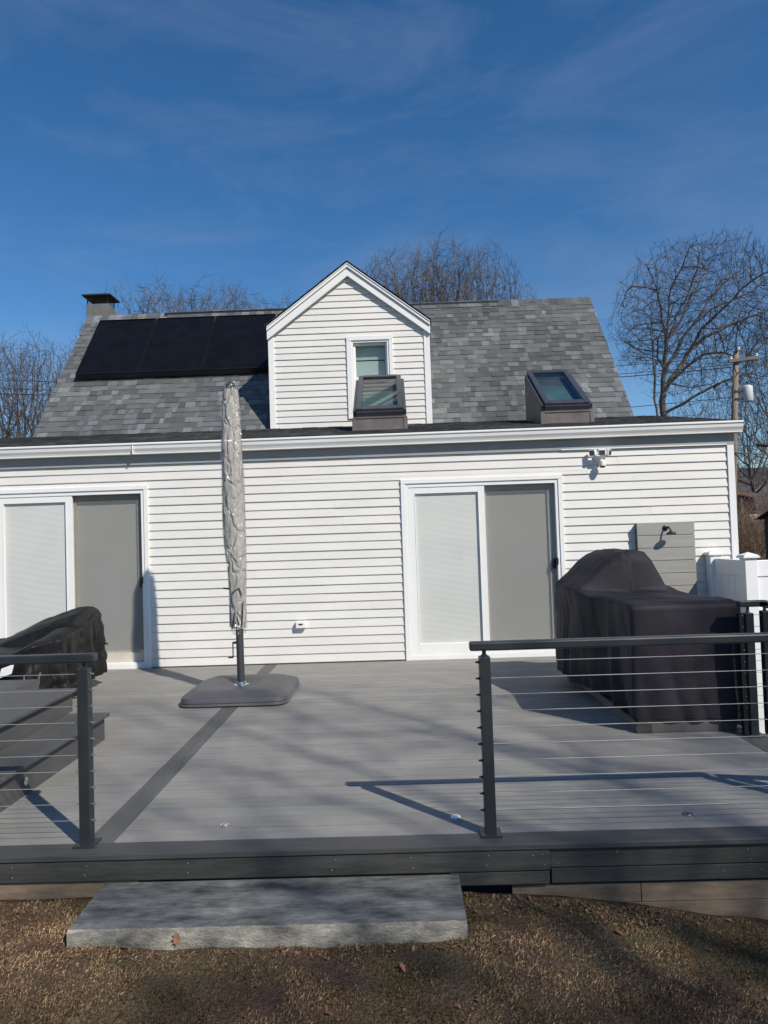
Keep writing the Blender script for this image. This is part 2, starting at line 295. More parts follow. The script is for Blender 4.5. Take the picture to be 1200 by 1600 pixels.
# lawn blades near the camera, one stuff object
def lawn():
    rs = np.random.RandomState(5); n = 460000
    x = rs.uniform(-3.0, 3.3, n); y = rs.uniform(-7.0, -5.09, n)
    keep = ~((x > -1.47) & (x < .26) & (y > -5.46)); keep &= rs.rand(n) < np.interp(y, [-7, -6.2, -6, -5], [.25, .5, 1, 1]); x = x[keep]; y = y[keep]; n = len(x)
    z = np.array([ground_z(a, b) for a, b in zip(x, y)])
    pn = np.array([NZ(a*2.2+20, b*2.2+30) for a, b in zip(x, y)]); pg = np.array([NZ(a*1.3+7, b*1.8+3) for a, b in zip(x, y)]); pf = np.array([NZ(a*9+7, b*9+3) for a, b in zip(x, y)])
    ang = rs.rand(n)*2*np.pi; ln = rs.uniform(.006, .020, n)*(.6+.8*pf); til = rs.uniform(.25, 1.45, n); w = rs.uniform(.0004, .0009, n)
    dx = np.cos(ang)*np.sin(til)*ln; dy = np.sin(ang)*np.sin(til)*ln; dz = np.cos(til)*ln
    px = -np.sin(ang)*w; py = np.cos(ang)*w
    V = np.zeros((n, 4, 3)); bz = z-.004
    V[:, 0] = np.c_[x-px, y-py, bz]; V[:, 1] = np.c_[x+px, y+py, bz]
    V[:, 2] = np.c_[x+dx*.55+px*.8, y+dy*.55+py*.8, bz+dz*.7+.003]; V[:, 3] = np.c_[x+dx, y+dy, bz+dz+.001]
    me = bpy.data.meshes.new('dry_lawn_grass'); me.vertices.add(n*4); me.vertices.foreach_set('co', V.ravel())
    me.loops.add(n*4); me.loops.foreach_set('vertex_index', np.arange(n*4)); me.polygons.add(n); me.polygons.foreach_set('loop_start', np.arange(n)*4); me.polygons.foreach_set('loop_total', np.full(n, 4)); me.update()
    straw = np.array([.40, .29, .175]); brown = np.array([.24, .145, .09]); green = np.array([.15, .17, .06]); pale = np.array([.52, .43, .31])
    u = rs.rand(n)[:, None]; col = np.where(u < .45, straw, np.where(u < .85, brown, pale))
    gm = (rs.rand(n) < np.clip((pg-.46)*2.6, .03, .6))[:, None]; col = np.where(gm, green, col)
    col = col*np.array([1.0, .93, .84])*(.14+1.02*pn[:, None])*np.where((pf < .25)[:, None], .6, 1)*rs.uniform(.55, 1.5, n)[:, None]
    cc = np.ones((n, 4, 4), np.float32); cc[:, :, :3] = col[:, None, :]
    at = me.color_attributes.new('tint', 'FLOAT_COLOR', 'CORNER'); at.data.foreach_set('color', cc.ravel())
    me.materials.append(m_grass)
    o = bpy.data.objects.new('dry_lawn_grass', me); C.objects.link(o); tag(o, 'short matted brown and straw coloured lawn grass in front of the deck', 'grass', kind='stuff')
lawn()
# fallen leaf litter (uncountable) plus a few single leaves
def leaf_pts(c, size, ang, tilt, rs):
    c = Vector(c); out_ = []
    Rm = Matrix.Rotation(ang, 3, 'Z') @ Matrix.Rotation(tilt, 3, 'X')
    prof = [(0, -1.0), (.12, -.6), (.42, -.5), (.3, -.2), (.62, .05), (.34, .25), (.45, .6), (.16, .65), (0, 1.0)]
    pts = [(a, b_) for a, b_ in prof]+[(-a, b_) for a, b_ in reversed(prof[1:-1])]
    return [tuple(c + Rm @ Vector((a*size, b_*size, (a*a)*.6*size))) for a, b_ in pts]
lit = MB(); rs_ = random.Random(11)
for k in range(620):
    u = rs_.random()
    if u < .55: x = rs_.gauss(.75, .35); y = -5.1-abs(rs_.gauss(0, .09))
    elif u < .75: x = rs_.uniform(-1.6, .4); y = -5.49-abs(rs_.gauss(0, .03))
    else: x = rs_.uniform(-2.2, 2.4); y = rs_.uniform(-5.9, -5.1)
    if -1.47 < x < .26 and y > -5.46: continue
    c_ = rs_.uniform(.5, 1.3)
    lit.poly(leaf_pts((x, y, ground_z(x, y)+rs_.uniform(.004, .014)), rs_.uniform(.005, .015), rs_.random()*6.3, rs_.uniform(-.9, .9), rs_), (c_, c_*rs_.uniform(.8, 1.1), c_))
m_litter = mat('brown_leaf_litter', (.19, .105, .065), .8, var=.3, scale=30, tint=True)
tag(obj('leaf_litter', lit, m_litter), 'brown shredded leaf litter lying under the deck edge and along the slab', 'leaf litter', kind='stuff')
for (x, y, z, s_, a, tl, lb) in ((-.985, -5.462, -.185, .030, .3, 1.25, 'reddish brown leaf leaning upright against the front face of the concrete slab'),
    (-.03, -5.64, -.262, .026, 1.1, .9, 'single curled brown leaf standing in the lawn in front of the slab'),
    (-1.20, -5.475, -.235, .020, 2.0, .4, 'small brown leaf at the left foot of the slab face'),
    (.92, -5.32, -.30, .024, .8, .3, 'pale curled leaf on the lawn right of the slab')):
    lf = MB(); lf.poly(leaf_pts((0, 0, 0), s_, a, tl, rs_)); lo = obj('fallen_leaf', lf, m_leaf); lo.location = (x, y, max(z if tl > 1.2 else -9, ground_z(x, y)+.012)); tag(lo, lb, 'leaf', 'single fallen leaves')

# ------------------------------------------------------------------ concrete slab
sl = MB(); rs = random.Random(2)
nx = 60; top = []; 
def slab_row(y, z, jit):
    return [(-1.455+1.70*i/nx, y+rs.uniform(-jit, jit), z+rs.uniform(-jit, jit)*.6) for i in range(nx+1)]
rows = [slab_row(-5.452, -.30, .004), slab_row(-5.455, -.25, .006), slab_row(-5.455, -.20, .005), slab_row(-5.453, -.157, .0035), slab_row(-5.446, -.146, .003), slab_row(-5.38, -.143, .0005), slab_row(-5.2, -.141, .0004), slab_row(-4.92, -.140, 0)]
sl.grid(rows[:5], col=(1.15, 1.10, .98)); sl.grid(rows[4:], col=(.58, .61, .64)); sl.poly([(-1.455, -5.45, -.147), (-1.455, -4.92, -.140), (-1.455, -4.92, -.30), (-1.455, -5.45, -.30)]); sl.poly([(.245, -5.45, -.147), (.245, -5.45, -.30), (.245, -4.92, -.30), (.245, -4.92, -.140)])  # top tinted darker and bluer to paint in its shade, front lighter for sun
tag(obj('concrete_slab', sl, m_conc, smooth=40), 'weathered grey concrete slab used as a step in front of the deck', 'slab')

# ------------------------------------------------------------------ deck
DX0, DX1, DY0 = -7.4, 2.5, -5.07
deck = thing('deck', 'low grey composite deck with dark border boards across the back of the house', 'deck', (0, -2.5, 0))
db = MB(); y = DY0+.14+.005; k = 0
while y < -.02:
    y1 = min(y+.139, -.006); x = DX0
    xsplit = [DX0, -1.605-.003, ]
    for (xa, xb) in ((DX0, -1.608), (-1.462, 2.357)):
        c_ = rng.uniform(.93, 1.05); db.box(xa, xb, y, y1, -.025, rng.uniform(-.0006, .0006), (c_, c_*rng.uniform(.985, 1.01), c_*rng.uniform(.97, 1.02)))
    y += .1445; k += 1
part('deck_boards', db, m_deck, deck)
part('border_board', MB().box(DX0, DX1+.0, DY0, DY0+.14, -.025, .0015), m_border, deck, bevel=.003)
part('border_board', MB().box(2.36, 2.5, DY0+.143, -.006, -.025, .0012), m_border_y, deck, bevel=.003)
part('breaker_board', MB().box(-1.605, -1.465, DY0+.143, -.006, -.025, .0012), m_border_y, deck, bevel=.002)
ff = MB().box(DX0, .683, -5.062, -5.04, -.128, -.028); part('fascia_board', ff, m_fascia, deck, bevel=.006)
part('fascia_board', MB().box(.685, 2.5, -5.052, -5.03, -.118, -.032), m_fascia, deck, bevel=.002)
part('fascia_board', MB().box(.20, .678, -5.056, -5.034, -.194, -.131), m_fascia, deck, bevel=.004)
part('fascia_board', MB().box(.688, 2.5, -5.052, -5.03, -.192, -.123), m_fascia, deck, bevel=.002)
part('skirt_board', MB().box(DX0, -1.3, -5.05, -5.03, -.30, -.131), m_tan, deck, bevel=.002)
part('skirt_board', MB().box(.50, 1.112, -5.035, -5.015, -.297, -.207), m_tan, deck, bevel=.002)
part('skirt_board', MB().box(1.116, 2.5, -5.035, -5.015, -.297, -.207), m_tan, deck, bevel=.002)
part('skirt_board', MB().box(.50, 2.5, -5.035, -5.015, -.45, -.300), m_tan, deck, bevel=.002)
part('side_fascia', MB().box(2.475, 2.498, -5.0, -.01, -.5, -.03), m_fascia, deck)
part('framing', MB().box(DX0, 2.46, -4.99, -.05, -.6, -.045), m_dark, deck)
for (x, z) in [(-1.05, -.05), (-1.05, -.095), (-1.54, -.05), (-1.55, -.095), (-.34, -.05), (-.36, -.1), (.02, -.05), (.03, -.1), (.39, -.05), (.38, -.095), (.60, -.055), (.645, -.05), (.655, -.10), (.72, -.10), (1.0, -.05), (1.02, -.1), (1.62, -.055), (1.63, -.10), (1.5, -.15), (1.68, -.15), (-1.9, -.05), (-1.9, -.1)]:
    yy = -5.0635 if x < .683 else -5.0535
    part('screw', MB().lathe((x, yy, z), [(.0032, -.001), (.0032, .002)], 8, (0, 1, 0)), m_screw, deck)
for k, (x, y) in enumerate(((-.944, -4.75), (.263, -4.722), (1.456, -4.768))):
    lp = part('deck_light', MB().lathe((x, y, .001), [(.026, 0), (.026, .004), (.018, .006), (.017, .003)], 24), m_steel if k != 1 else m_ins, deck, smooth=40)
    part('lens', MB().lathe((x, y, .004), [(.013, 0), (.012, .0015)], 16), m_ins if k == 1 else m_dark, lp)

# ------------------------------------------------------------------ steps at the left
steps = thing('deck_steps', 'two-tier dark grey composite steps with riser lights at the left of the deck', 'steps', (-3, -4, 0))
def tier(nx_, y1, z0, z1, y0=-5.0):
    a = MB()
    a.box(nx_-.035-.03, nx_-.035, y0, y1-.02, z0+.001, z1-.026); a.box(-5.2, nx_-.066, y1-.045, y1-.02, z0+.001, z1-.026)
    part('riser', a, m_step, steps, bevel=.002)
    b_ = MB(); x = nx_; w = .14
    while x > -5.1:
        b_.box(x-w+.004, x, y0, y1, z1-.025, z1+rng.uniform(-.0006, .0006)); x -= w
        if x < nx_-.5 and z1 < .3: break
    part('tread', b_, m_step, steps, bevel=.004)
tier(-2.245, -3.03, 0, .2)
tier(-2.535, -2.93, .2, .375)
part('back_tread', MB().box(-5.1, -3.05, -2.928, -2.52, .002, .3755), m_step, steps, bevel=.003)
for (x, y, z) in ((-2.598, -3.25, .285), (-2.278, -4.22, .085)):
    part('riser_light', MB().lathe((x, y, z), [(.024, -.002), (.024, .006), (.012, .010)], 20, (1, 0, 0)), m_steel, steps, smooth=40)

# ------------------------------------------------------------------ cable railings
def rail(root, xa, xb, posts, capa, capb, yr=-4.94, side=None):
    # posts: list of x
    for x in posts:
        p = part('post', MB().box(x-.0275, x+.0275, yr-.0275, yr+.0275, .008, .872), m_rail, root, bevel=.003)
        part('base_plate', MB().box(x-.052, x+.052, yr-.052, yr+.052, .002, .012), m_rail, p, bevel=.002)
        part('saddle', MB().lathe((x, yr, .868), [(.018, 0), (.018, .01), (.010, .016), (.010, .038)], 12), m_rail, p)
    part('top_rail', MB().box(capa, capb, yr-.03, yr+.03, .903, .946), m_rail, root, bevel=.008)
    for k in range(10):
        z = .118+.0807*k
        part('cable', MB().tube([(xa, yr, z), (xb, yr, z)], .0019, 6), m_cable, root)
        for x in posts:
            if x in (side or []):
                sg = 1 if x < 0 else -1
                part('cable_fitting', MB().tube([(x+sg*.0275, yr, z), (x+sg*.034, yr, z), (x+sg*.0345, yr, z), (x+sg*.046, yr, z)], [.007, .007, .0045, .0045], 10), m_steel if sg > 0 else m_rail, root)
r1_ = thing('cable_railing', 'charcoal cable railing in front of the steps on the left side of the deck opening', 'railing', (-3.2, -4.94, 0))
rail(r1_, -5.6, -1.63, [-1.588, -5.6], -5.7, -1.527, side=[-1.588])
r2_ = thing('cable_railing', 'long charcoal cable railing right of the deck opening, in front of the covered island', 'railing', (1.4, -4.94, 0))
rail(r2_, .43, 2.40, [.418, 2.44], .346, 2.50, side=[.418])
# stair guard rails leaving the deck at its right edge
def stair_rail(root, x0, yr, n=3):
    L_ = 2.2; dz = -.62
    for x in (x0, x0+L_):
        zz = 0 if x == x0 else -.62
        zb = .008 if x == x0 else -.60
        p = part('post', MB().box(x-.0275, x+.0275, yr-.0275, yr+.0275, zb, .872+zz*.99), m_rail, root, bevel=.003)
        part('saddle', MB().lathe((x, yr, .868+zz), [(.018, 0), (.010, .014), (.010, .04)], 12), m_rail, p)
    a = Vector((x0-.05, yr, .928)); b_ = Vector((x0+L_+.1, yr, .928-.66)); d = (b_-a); c_ = (a+b_)/2; dn = d.normalized(); nn = Vector((-dn.z, 0, dn.x))
    part('top_rail', MB().obox(c_, d/2, (0, .03, 0), nn*.021), m_rail, root, bevel=.006)
    for k in range(9):
        z = .12+.085*k
        part('cable', MB().tube([(x0, yr, z), (x0+L_, yr, z-.62)], .0019, 6), m_cable, root)
r3_ = thing('stair_railing', 'charcoal stair railing leaving the front right corner of the deck', 'railing', (2.6, -4.98, 0)); stair_rail(r3_, 2.60, -4.98)
r4_ = thing('stair_railing', 'charcoal railing post pair and stair rail beside the covered island and white fence', 'railing', (2.6, -3.42, 0)); stair_rail(r4_, 2.585, -3.42)
p = part('post', MB().box(2.44, 2.495, -3.4475, -3.3925, .008, .86), m_rail, r4_, bevel=.003)
part('post_flange', MB().box(2.40, 2.439, -3.43, -3.39, .008, .86), m_black, p)
part('base_plate', MB().box(2.41, 2.53, -3.475, -3.365, .002, .012), m_rail, p, bevel=.002)
part('saddle', MB().lathe((2.467, -3.42, .858), [(.018, 0), (.010, .014), (.010, .045)], 12), m_rail, p)
part('top_rail', MB().box(2.40, 2.60, -3.45, -3.39, .903, .946), m_rail, r4_, bevel=.006)
for k in range(10):
    z = .118+.0807*k
    part('cable', MB().tube([(2.47, -3.42, z), (2.58, -3.42, z)], .0019, 6), m_cable, r4_)
    part('cable_fitting', MB().lathe((2.42, -3.4335, z), [(.005, -.004), (.005, 0)], 8, (0, 1, 0)), m_steel, r4_)
# plain steps outside the deck's right edge
st = thing('side_steps', 'dark composite stair treads going down beyond the right edge of the deck', 'steps', (3, -4.2, -.3))
for k in range(3):
    z = -.17*(k+1)
    part('tread', MB().box(2.51+.28*k, 2.79+.28*k, -4.9, -3.5, z-.03, z), m_border_y, st, bevel=.003)
    part('riser', MB().box(2.77+.28*k, 2.788+.28*k, -4.9, -3.5, z-.16, z-.031), m_fascia, st)

# ------------------------------------------------------------------ house
house = thing('house', 'white vinyl-sided house with grey shingle roof, gabled dormer and low rear extension', 'house', (0, 2.5, 0))
def lap_rows(mb, z0, z1, lim, openings, Y, exp=.1016, proud=.0135, seams=3.66, rs=random.Random(4)):
    """lim(z)->(xl,xr); openings: (xa,xb,za,zb)"""
    z = z0; row = 0
    while z < z1-1e-6:
        zt = min(z+exp, z1); cuts = sorted(set([z, zt]+[q for o in openings for q in (o[2], o[3]) if z < q < zt]))
        off = rs.uniform(0, seams)
        for i in range(len(cuts)-1):
            a, b_ = cuts[i], cuts[i+1]; la, ra = lim(a); lb, rb = lim(b_)
            segs = [(min(la, lb), max(ra, rb))]
            for o in openings:
                if o[2] < b_-1e-6 and o[3] > a+1e-6:
                    ns = []
                    for s0, s1 in segs:
                        if o[0] > s0 and o[1] < s1: ns += [(s0, o[0]), (o[1], s1)]
                        elif o[0] <= s0 < o[1] < s1: ns.append((o[1], s1))
                        elif s0 < o[0] < s1 <= o[1]: ns.append((s0, o[0]))
                        elif o[0] <= s0 and o[1] >= s1: pass
                        else: ns.append((s0, s1))
                    segs = ns
            for s0, s1 in segs:
                br = [s0]; q = math.floor(s0/seams)*seams+off
                while q < s1-.15:
                    if q > s0+.15: br.append(q)
                    q += seams
                br.append(s1)
                for j in range(len(br)-1):
                    xa, xb = br[j], br[j+1]; o_ = .0016*((j+row) % 2)
                    ya = Y-(proud*(1-(a-z)/exp)+.002+o_); yb = Y-(proud*(1-(b_-z)/exp)+.002+o_)
                    c_ = 1+.03*((math.sin(xa*37.1+row*12.7)*43.7) % 1-.5); cc = (c_, c_*(1+.008*math.sin(row*5+j)), c_)
                    xa0 = max(xa, la) if xa == s0 else xa; xa1 = max(xa, lb) if xa == s0 else xa
                    xb0 = min(xb, ra) if xb == s1 else xb; xb1 = min(xb, rb) if xb == s1 else xb
                    if xb0 <= xa0: continue
                    # face has a shallow double profile with a softly rounded bottom edge
                    if a == z:
                        mb.quad((xa0, ya+.0025, a), (xb0, ya+.0025, a), (xb0, ya, a+.004), (xa0, ya, a+.004), cc)
                        mb.quad((xa0, Y, a), (xb0, Y, a), (xb0, ya+.0025, a), (xa0, ya+.0025, a), cc)
                        mb.quad((xa0, ya, a+.004), (xb0, ya, a+.004), (max(xb1, xa1), yb, b_), (xa1, yb, b_), cc)
                    else: mb.quad((xa0, ya, a), (xb0, ya, a), (xb1, yb, b_), (xa1, yb, b_), cc)
                    if o_: mb.quad((xb0, ya, a), (xb0, ya+.0016, a), (xb1, yb+.0016, b_), (xb1, yb, b_), cc)
        z = zt; row += 1
RD = (.073, 1.998, 0, 2.150); LD = (-4.892, -2.967, 0, 2.192)
wall = MB(); lap_rows(wall, .012, 2.435, lambda z: (-7.3, 3.962), [RD, LD], 0.)
w1 = part('rear_wall', wall, m_vinyl, house)
core = MB(); core.box(-7.3, LD[0], .001, .12, -.7, 2.6); core.box(LD[1], RD[0], .001, .12, -.7, 2.6); core.box(RD[1], 4.03, .001, .12, -.7, 2.6); core.box(LD[0], LD[1], .001, .12, LD[3], 2.6); core.box(RD[0], RD[1], .001, .12, RD[3], 2.6)
core.box(3.99, 4.03, .12, 2.8, -.7, 2.75); core.box(-7.3, -7.26, .12, 2.8, -.7, 2.75); core.box(LD[0]-.05, RD[1]+.1, 2.0, 2.05, 0, 2.5); core.poly([(4.03, 0, 2.6), (4.03, 2.8, 2.6), (4.03, 2.8, 3.25), (4.03, 0, 2.72)])
part('wall_core', core, m_frieze, house)
part('lower_wall', MB().box(2.52, 4.02, -.012, -.001, -.72, .008), m_frieze, house)
part('floor_slab', MB().box(-7.2, 3.9, .125, 1.99, -.1, -.02), m_dark, house)
part('corner_post', MB().box(3.965, 4.045, -.028, .06, -.7, 2.435), m_trim, house, bevel=.004)
part('frieze_board', MB().box(-7.3, 4.05, -.030, -.002, 2.437, 2.60), m_frieze, house)
part('drip_trim', MB().box(2.0, 3.96, -.036, -.031, 2.437, 2.449), m_trim, house)
# K-style gutter with end cap
prof = [(-.031, 2.690), (-.145, 2.690), (-.150, 2.682), (-.150, 2.668), (-.138, 2.655), (-.134, 2.62), (-.118, 2.590), (-.112, 2.572), (-.112, 2.558), (-.031, 2.556)]
gt = MB(); gt.grid([[(-7.4, a, b_) for a, b_ in prof], [(-1.9, a, b_-.001) for a, b_ in prof], [(4.118, a, b_+.016) for a, b_ in prof]]); gt.poly([(4.118, a, b_+.016) for a, b_ in prof]); gt.poly([(-7.4, a, b_) for a, b_ in reversed(prof)])
part('gutter', gt, m_gutter, house)
for x in (-3.1,): part('gutter_joint', MB().box(x, x+.004, -.1525, -.05, 2.557, 2.692), m_gutter, house)
# shingles
def shingles(mb, p0, u, v, nrm, Lx, Lv, exp, pal, rs, skip=None):
    u = Vector(u).normalized(); v = Vector(v).normalized(); nrm = Vector(nrm).normalized(); p0 = Vector(p0); s_ = 0; r = 0
    while s_ < Lv-1e-4:
        e = min(exp, Lv-s_); x = -rs.uniform(0, .2)
        while x < Lx:
            w = rs.choice((.07, .09, .11, .13, .16, .19, .23)); xa = max(0, x); xb = min(Lx, x+w); x += w
            if xb-xa < .01: continue
            h = rs.choice((.0055, .0062, .012, .0125)); blend = .72+.56*NZ(x*.9+31, s_*1.4+17); c_ = (rs.choice(pal)*.7+.3*.13*(len(pal) > 8)+.3*.07*(len(pal) < 9))*rs.uniform(.9, 1.1)*blend; cc = (c_*rs.uniform(.97, 1.02), c_, c_*rs.uniform(.97, 1.05))
            if skip and skip((xa+xb)/2, s_): continue
            sl_ = rs.uniform(-.0015, .0015)
            a = p0+u*xa+v*(s_+sl_); b_ = p0+u*xb+v*(s_+sl_); c2 = p0+u*xb+v*(s_+e+.003); d = p0+u*xa+v*(s_+e+.003)
            H = nrm*h; H2 = nrm*.003
            mb.quad(a+H, b_+H, c2+H2, d+H2, cc); mb.quad(a-nrm*.002, b_-nrm*.002, b_+H, a+H, tuple(q*.8 for q in cc))
            if h > .01:
                mb.poly((a, a+H, d+H2), cc); mb.poly((b_, c2+H2, b_+H), cc)
        s_ += exp; r += 1
PAL = [.085, .10, .115, .12, .135, .15, .165, .19, .23]
PAL2 = [.045, .05, .055, .065, .07, .08, .10]
rs = random.Random(21)
low = MB(); lv = Vector((0, 2.95, .56)); nl = Vector((0, -.56, 2.95))
shingles(low, (-7.4, -.125, 2.700), (1, 0, 0), lv, nl, 11.52, 3.0, .143, PAL2, rs)
part('low_roof', low, m_shing, house)
lb_ = MB(); lb_.poly([(-7.39, -.12, 2.698), (4.11, -.12, 2.698), (4.11, 2.83, 3.258), (-7.39, 2.83, 3.258)]); lb_.poly([(-7.39, -.03, 2.60), (4.11, -.03, 2.60), (4.11, -.12, 2.698), (-7.39, -.12, 2.698)])
lb_.poly([(4.11, -.12, 2.60), (4.11, 2.83, 3.16), (4.11, 2.83, 3.258), (4.11, -.12, 2.698)]); part('low_roof_deck', lb_, m_roofbase, house)
MX0, MX1, MY0, MZ0, MY1, MZ1 = -5.81, 3.85, 2.80, 3.33-.09, 4.98, 5.90
vv = Vector((0, MY1-MY0, MZ1-MZ0)); nn = Vector((0, -(MZ1-MZ0), MY1-MY0)); LV = vv.length
def skipd(x, s_):
    X = MX0+x; t_ = s_/LV; z = MZ0+t_*(MZ1-MZ0)
    lim_ = 4.9 if True else 0
    return -1.80 < X < .50 and z < 4.85
mr = MB(); shingles(mr, (MX0, MY0, MZ0), (1, 0, 0), vv, nn, MX1-MX0, LV, .128, PAL, rs, skipd)
part('main_roof', mr, m_shing, house)
rb = MB(); nh = nn.normalized()*.004
rb.poly([(MX0+.01, MY0, MZ0-.005), (MX1-.01, MY0, MZ0-.005), (MX1-.01, MY1, MZ1-.005), (MX0+.01, MY1, MZ1-.005)])
rb.poly([(MX0, MY1, MZ1-.005), (MX1, MY1, MZ1-.005), (MX1, 8.6, 2.6), (MX0, 8.6, 2.6)])
for x in (MX0+.12, MX1-.12): rb.poly([(x, 2.8, -.7), (x, 2.8, MZ0-.05), (x, MY1, MZ1-.1), (x, 8.4, 2.6), (x, 8.4, -.7)])
rb.poly([(MX0+.12, 8.4, -.7), (MX1-.12, 8.4, -.7), (MX1-.12, 8.4, 2.8), (MX0+.12, 8.4, 2.8)])
part('roof_deck', rb, m_roofbase, house)
for x, sg in ((MX0, 1), (MX1, -1)):
    part('rake_edge', MB().obox((x+sg*.012, (MY0+MY1)/2, (MZ0+MZ1)/2-.045), (.011, 0, 0), (0, vv.y/2, vv.z/2), nn.normalized()*.03), m_trim, house)
rc = MB(); x = MX0
while x < MX1-.02:     # ridge caps, one lapped piece each .143 m
    c_ = rs.choice(PAL); cc = (c_, c_, c_*1.03); h = .012 if not ((-4.3 < x < -1.5) or (.2 < x < 2.1)) else .028
    zz = MZ1+.006+rs.uniform(-.003, .003); w = .15
    for sg, dzz in ((-1, -.16), (1, -.13)):
        rc.quad((x, MY1, zz+h), (min(MX1, x+.15), MY1, zz+h-.006), (min(MX1, x+.15), MY1+sg*.13, zz+dzz+h-.006), (x, MY1+sg*.13, zz+dzz+h), cc)
    rc.poly([(x, MY1-.13, zz-.16+h), (x, MY1, zz+h), (x, MY1+.13, zz-.13+h), (x, MY1, zz-.05)], (c_*.6,)*3)
    x += .143
part('ridge_cap', rc, m_shing, house)
for xa, xb in ((-4.3, -1.5), (.2, 2.1)):
    part('ridge_vent', MB().box(xa, xb, MY1-.06, MY1+.06, MZ1-.10, MZ1+.0), m_black, house)
# dormer
DL, DR, DYF, DAX, DAZ, DEZ = -1.935, .628, 2.75, -.640, 5.80, 4.83
dm = MB()
def dlim(z):
    if z <= DEZ-.02: return (DL+.07, DR-.07)
    t_ = min(1, (z-DEZ+.02)/(DAZ-.05-DEZ+.02)); return (DL+.07+(DAX-DL-.07)*t_, DR-.07+(DAX-DR+.07)*t_)
WO = (-.692, .046, 3.362, 4.684)
lap_rows(dm, 3.23, 5.72, dlim, [WO], DYF, rs=random.Random(9))
part('dormer_wall', dm, m_vinyl, house)
ds = MB()
ds.poly([(DL+.01, DYF+.02, 3.2), (WO[0], DYF+.02, 3.2), (WO[0], DYF+.02, DEZ), (DL+.01, DYF+.02, DEZ)]); ds.poly([(WO[1], DYF+.02, 3.2), (DR-.01, DYF+.02, 3.2), (DR-.01, DYF+.02, DEZ), (WO[1], DYF+.02, DEZ)])
ds.poly([(DL+.01, DYF+.021, WO[3]), (DR-.01, DYF+.021, WO[3]), (DR-.01, DYF+.021, DEZ), (DAX, DYF+.021, DAZ), (DL+.01, DYF+.021, DEZ)]); ds.poly([(WO[0], DYF+.02, 3.2), (WO[1], DYF+.02, 3.2), (WO[1], DYF+.02, WO[2]), (WO[0], DYF+.02, WO[2])])
for x in (DL+.01, DR-.01):
    ds.poly([(x, DYF+.02, 3.2), (x, DYF+.02, DEZ), (x, 4.2, DEZ), (x, 4.2, 3.2)])
part('dormer_side_wall', ds, m_frieze, house)
part('corner_board', MB().box(DL-.01, DL+.085, DYF-.028, DYF+.05, 3.22, DEZ-.02), m_trim, house, bevel=.004)
part('corner_board', MB().box(DR-.085, DR+.01, DYF-.028, DYF+.05, 3.22, DEZ-.02), m_trim, house, bevel=.004)
for (xe, nm) in ((DL-.015, 0), (DR+.02, 1)):
    sgn = 1 if nm == 0 else -1
    def strip(o0, o1, y0, y1, mb):     # rake trim, offsets measured down from the outer line
        e0 = Vector((xe, 0, DEZ+.045)); a0 = Vector((DAX, 0, DAZ+.055)); 
        pts = [(e0.x, e0.z-o0), (a0.x, a0.z-o0), (a0.x, a0.z-o1), (e0.x, e0.z-o1)]
        for yy, rev in ((y0, 0), (y1, 1)):
            q = [(a, yy, b_) for a, b_ in pts]; mb.poly(q if (rev ^ (sgn < 0)) else q[::-1])
        for i in range(4):
            a, b_ = pts[i], pts[(i+1) % 4]; mb.poly([(a[0], y0, a[1]), (b_[0], y0, b_[1]), (b_[0], y1, b_[1]), (a[0], y1, a[1])])
    m1 = MB(); strip(.070, .205, DYF-.075, DYF+.0, m1); part('rake_board', m1, m_trim, house)
    m2 = MB(); strip(.02, .068, DYF-.10, DYF+.0, m2); part('rake_moulding', m2, m_trim, house)
    m3 = MB(); strip(.004, .018, DYF-.112, DYF+.0, m3); part('drip_edge', m3, m_trim, house)
    ex = xe-.02*sgn; dv = Vector((DAX-ex, 0, DAZ+.070-(DEZ+.045))); nr = Vector((-dv.z*sgn, 0, abs(dv.x)))
    msh = MB(); ddir = Vector((0, 1, 0)) if sgn < 0 else Vector((0, -1, 0)); p0_ = (ex, DYF-.115, DEZ+.052) if sgn < 0 else (ex, 5.3, DEZ+.052)
    shingles(msh, p0_, ddir, dv, nr, 5.3-DYF+.115, dv.length, .14, PAL2, rs); part('dormer_roof', msh, m_shing, house)
    mb_ = MB(); mb_.poly([(ex, DYF-.11, DEZ+.037), (DAX, DYF-.11, DAZ+.051), (DAX, 5.2, DAZ+.051), (ex, 4.3, DEZ+.037)]); part('dormer_roof_deck', mb_, m_roofbase, house)
# dormer window
x0, x1, z0, z1 = WO; Yf = DYF
win = part('dormer_window', MB().box(x0, x0+.075, Yf-.035, Yf+.0, z0, z1-.07).box(x1-.06, x1, Yf-.035, Yf, z0, z1-.07).box(x0, x1, Yf-.038, Yf, z1-.069, z1).box(x0, x1, Yf-.038, Yf, z0-.0, z0+.05), m_trim, house, bevel=.003)
fr = MB(); fx0, fx1, fz0, fz1 = x0+.076, x1-.061, z0+.051, z1-.07
fr.box(fx0, fx0+.03, Yf-.02, Yf+.12, fz0, fz1); fr.box(fx1-.03, fx1, Yf-.02, Yf+.12, fz0, fz1); fr.box(fx0+.03, fx1-.03, Yf-.02, Yf+.12, fz1-.03, fz1); fr.box(fx0+.03, fx1-.03, Yf-.02, Yf+.12, fz0, fz0+.03)
part('jamb', fr, m_trim, win)
sa = MB(); gx0, gx1, gz0, gz1 = fx0+.031, fx1-.031, 4.0, fz1-.031
sa.box(gx0, gx0+.035, Yf+.03, Yf+.06, gz0, gz1); sa.box(gx1-.035, gx1, Yf+.03, Yf+.06, gz0, gz1); sa.box(gx0+.035, gx1-.035, Yf+.03, Yf+.06, gz1-.04, gz1); sa.box(gx0+.035, gx1-.035, Yf+.03, Yf+.06, gz0, gz0+.035)
part('sash', sa, m_trim, win)
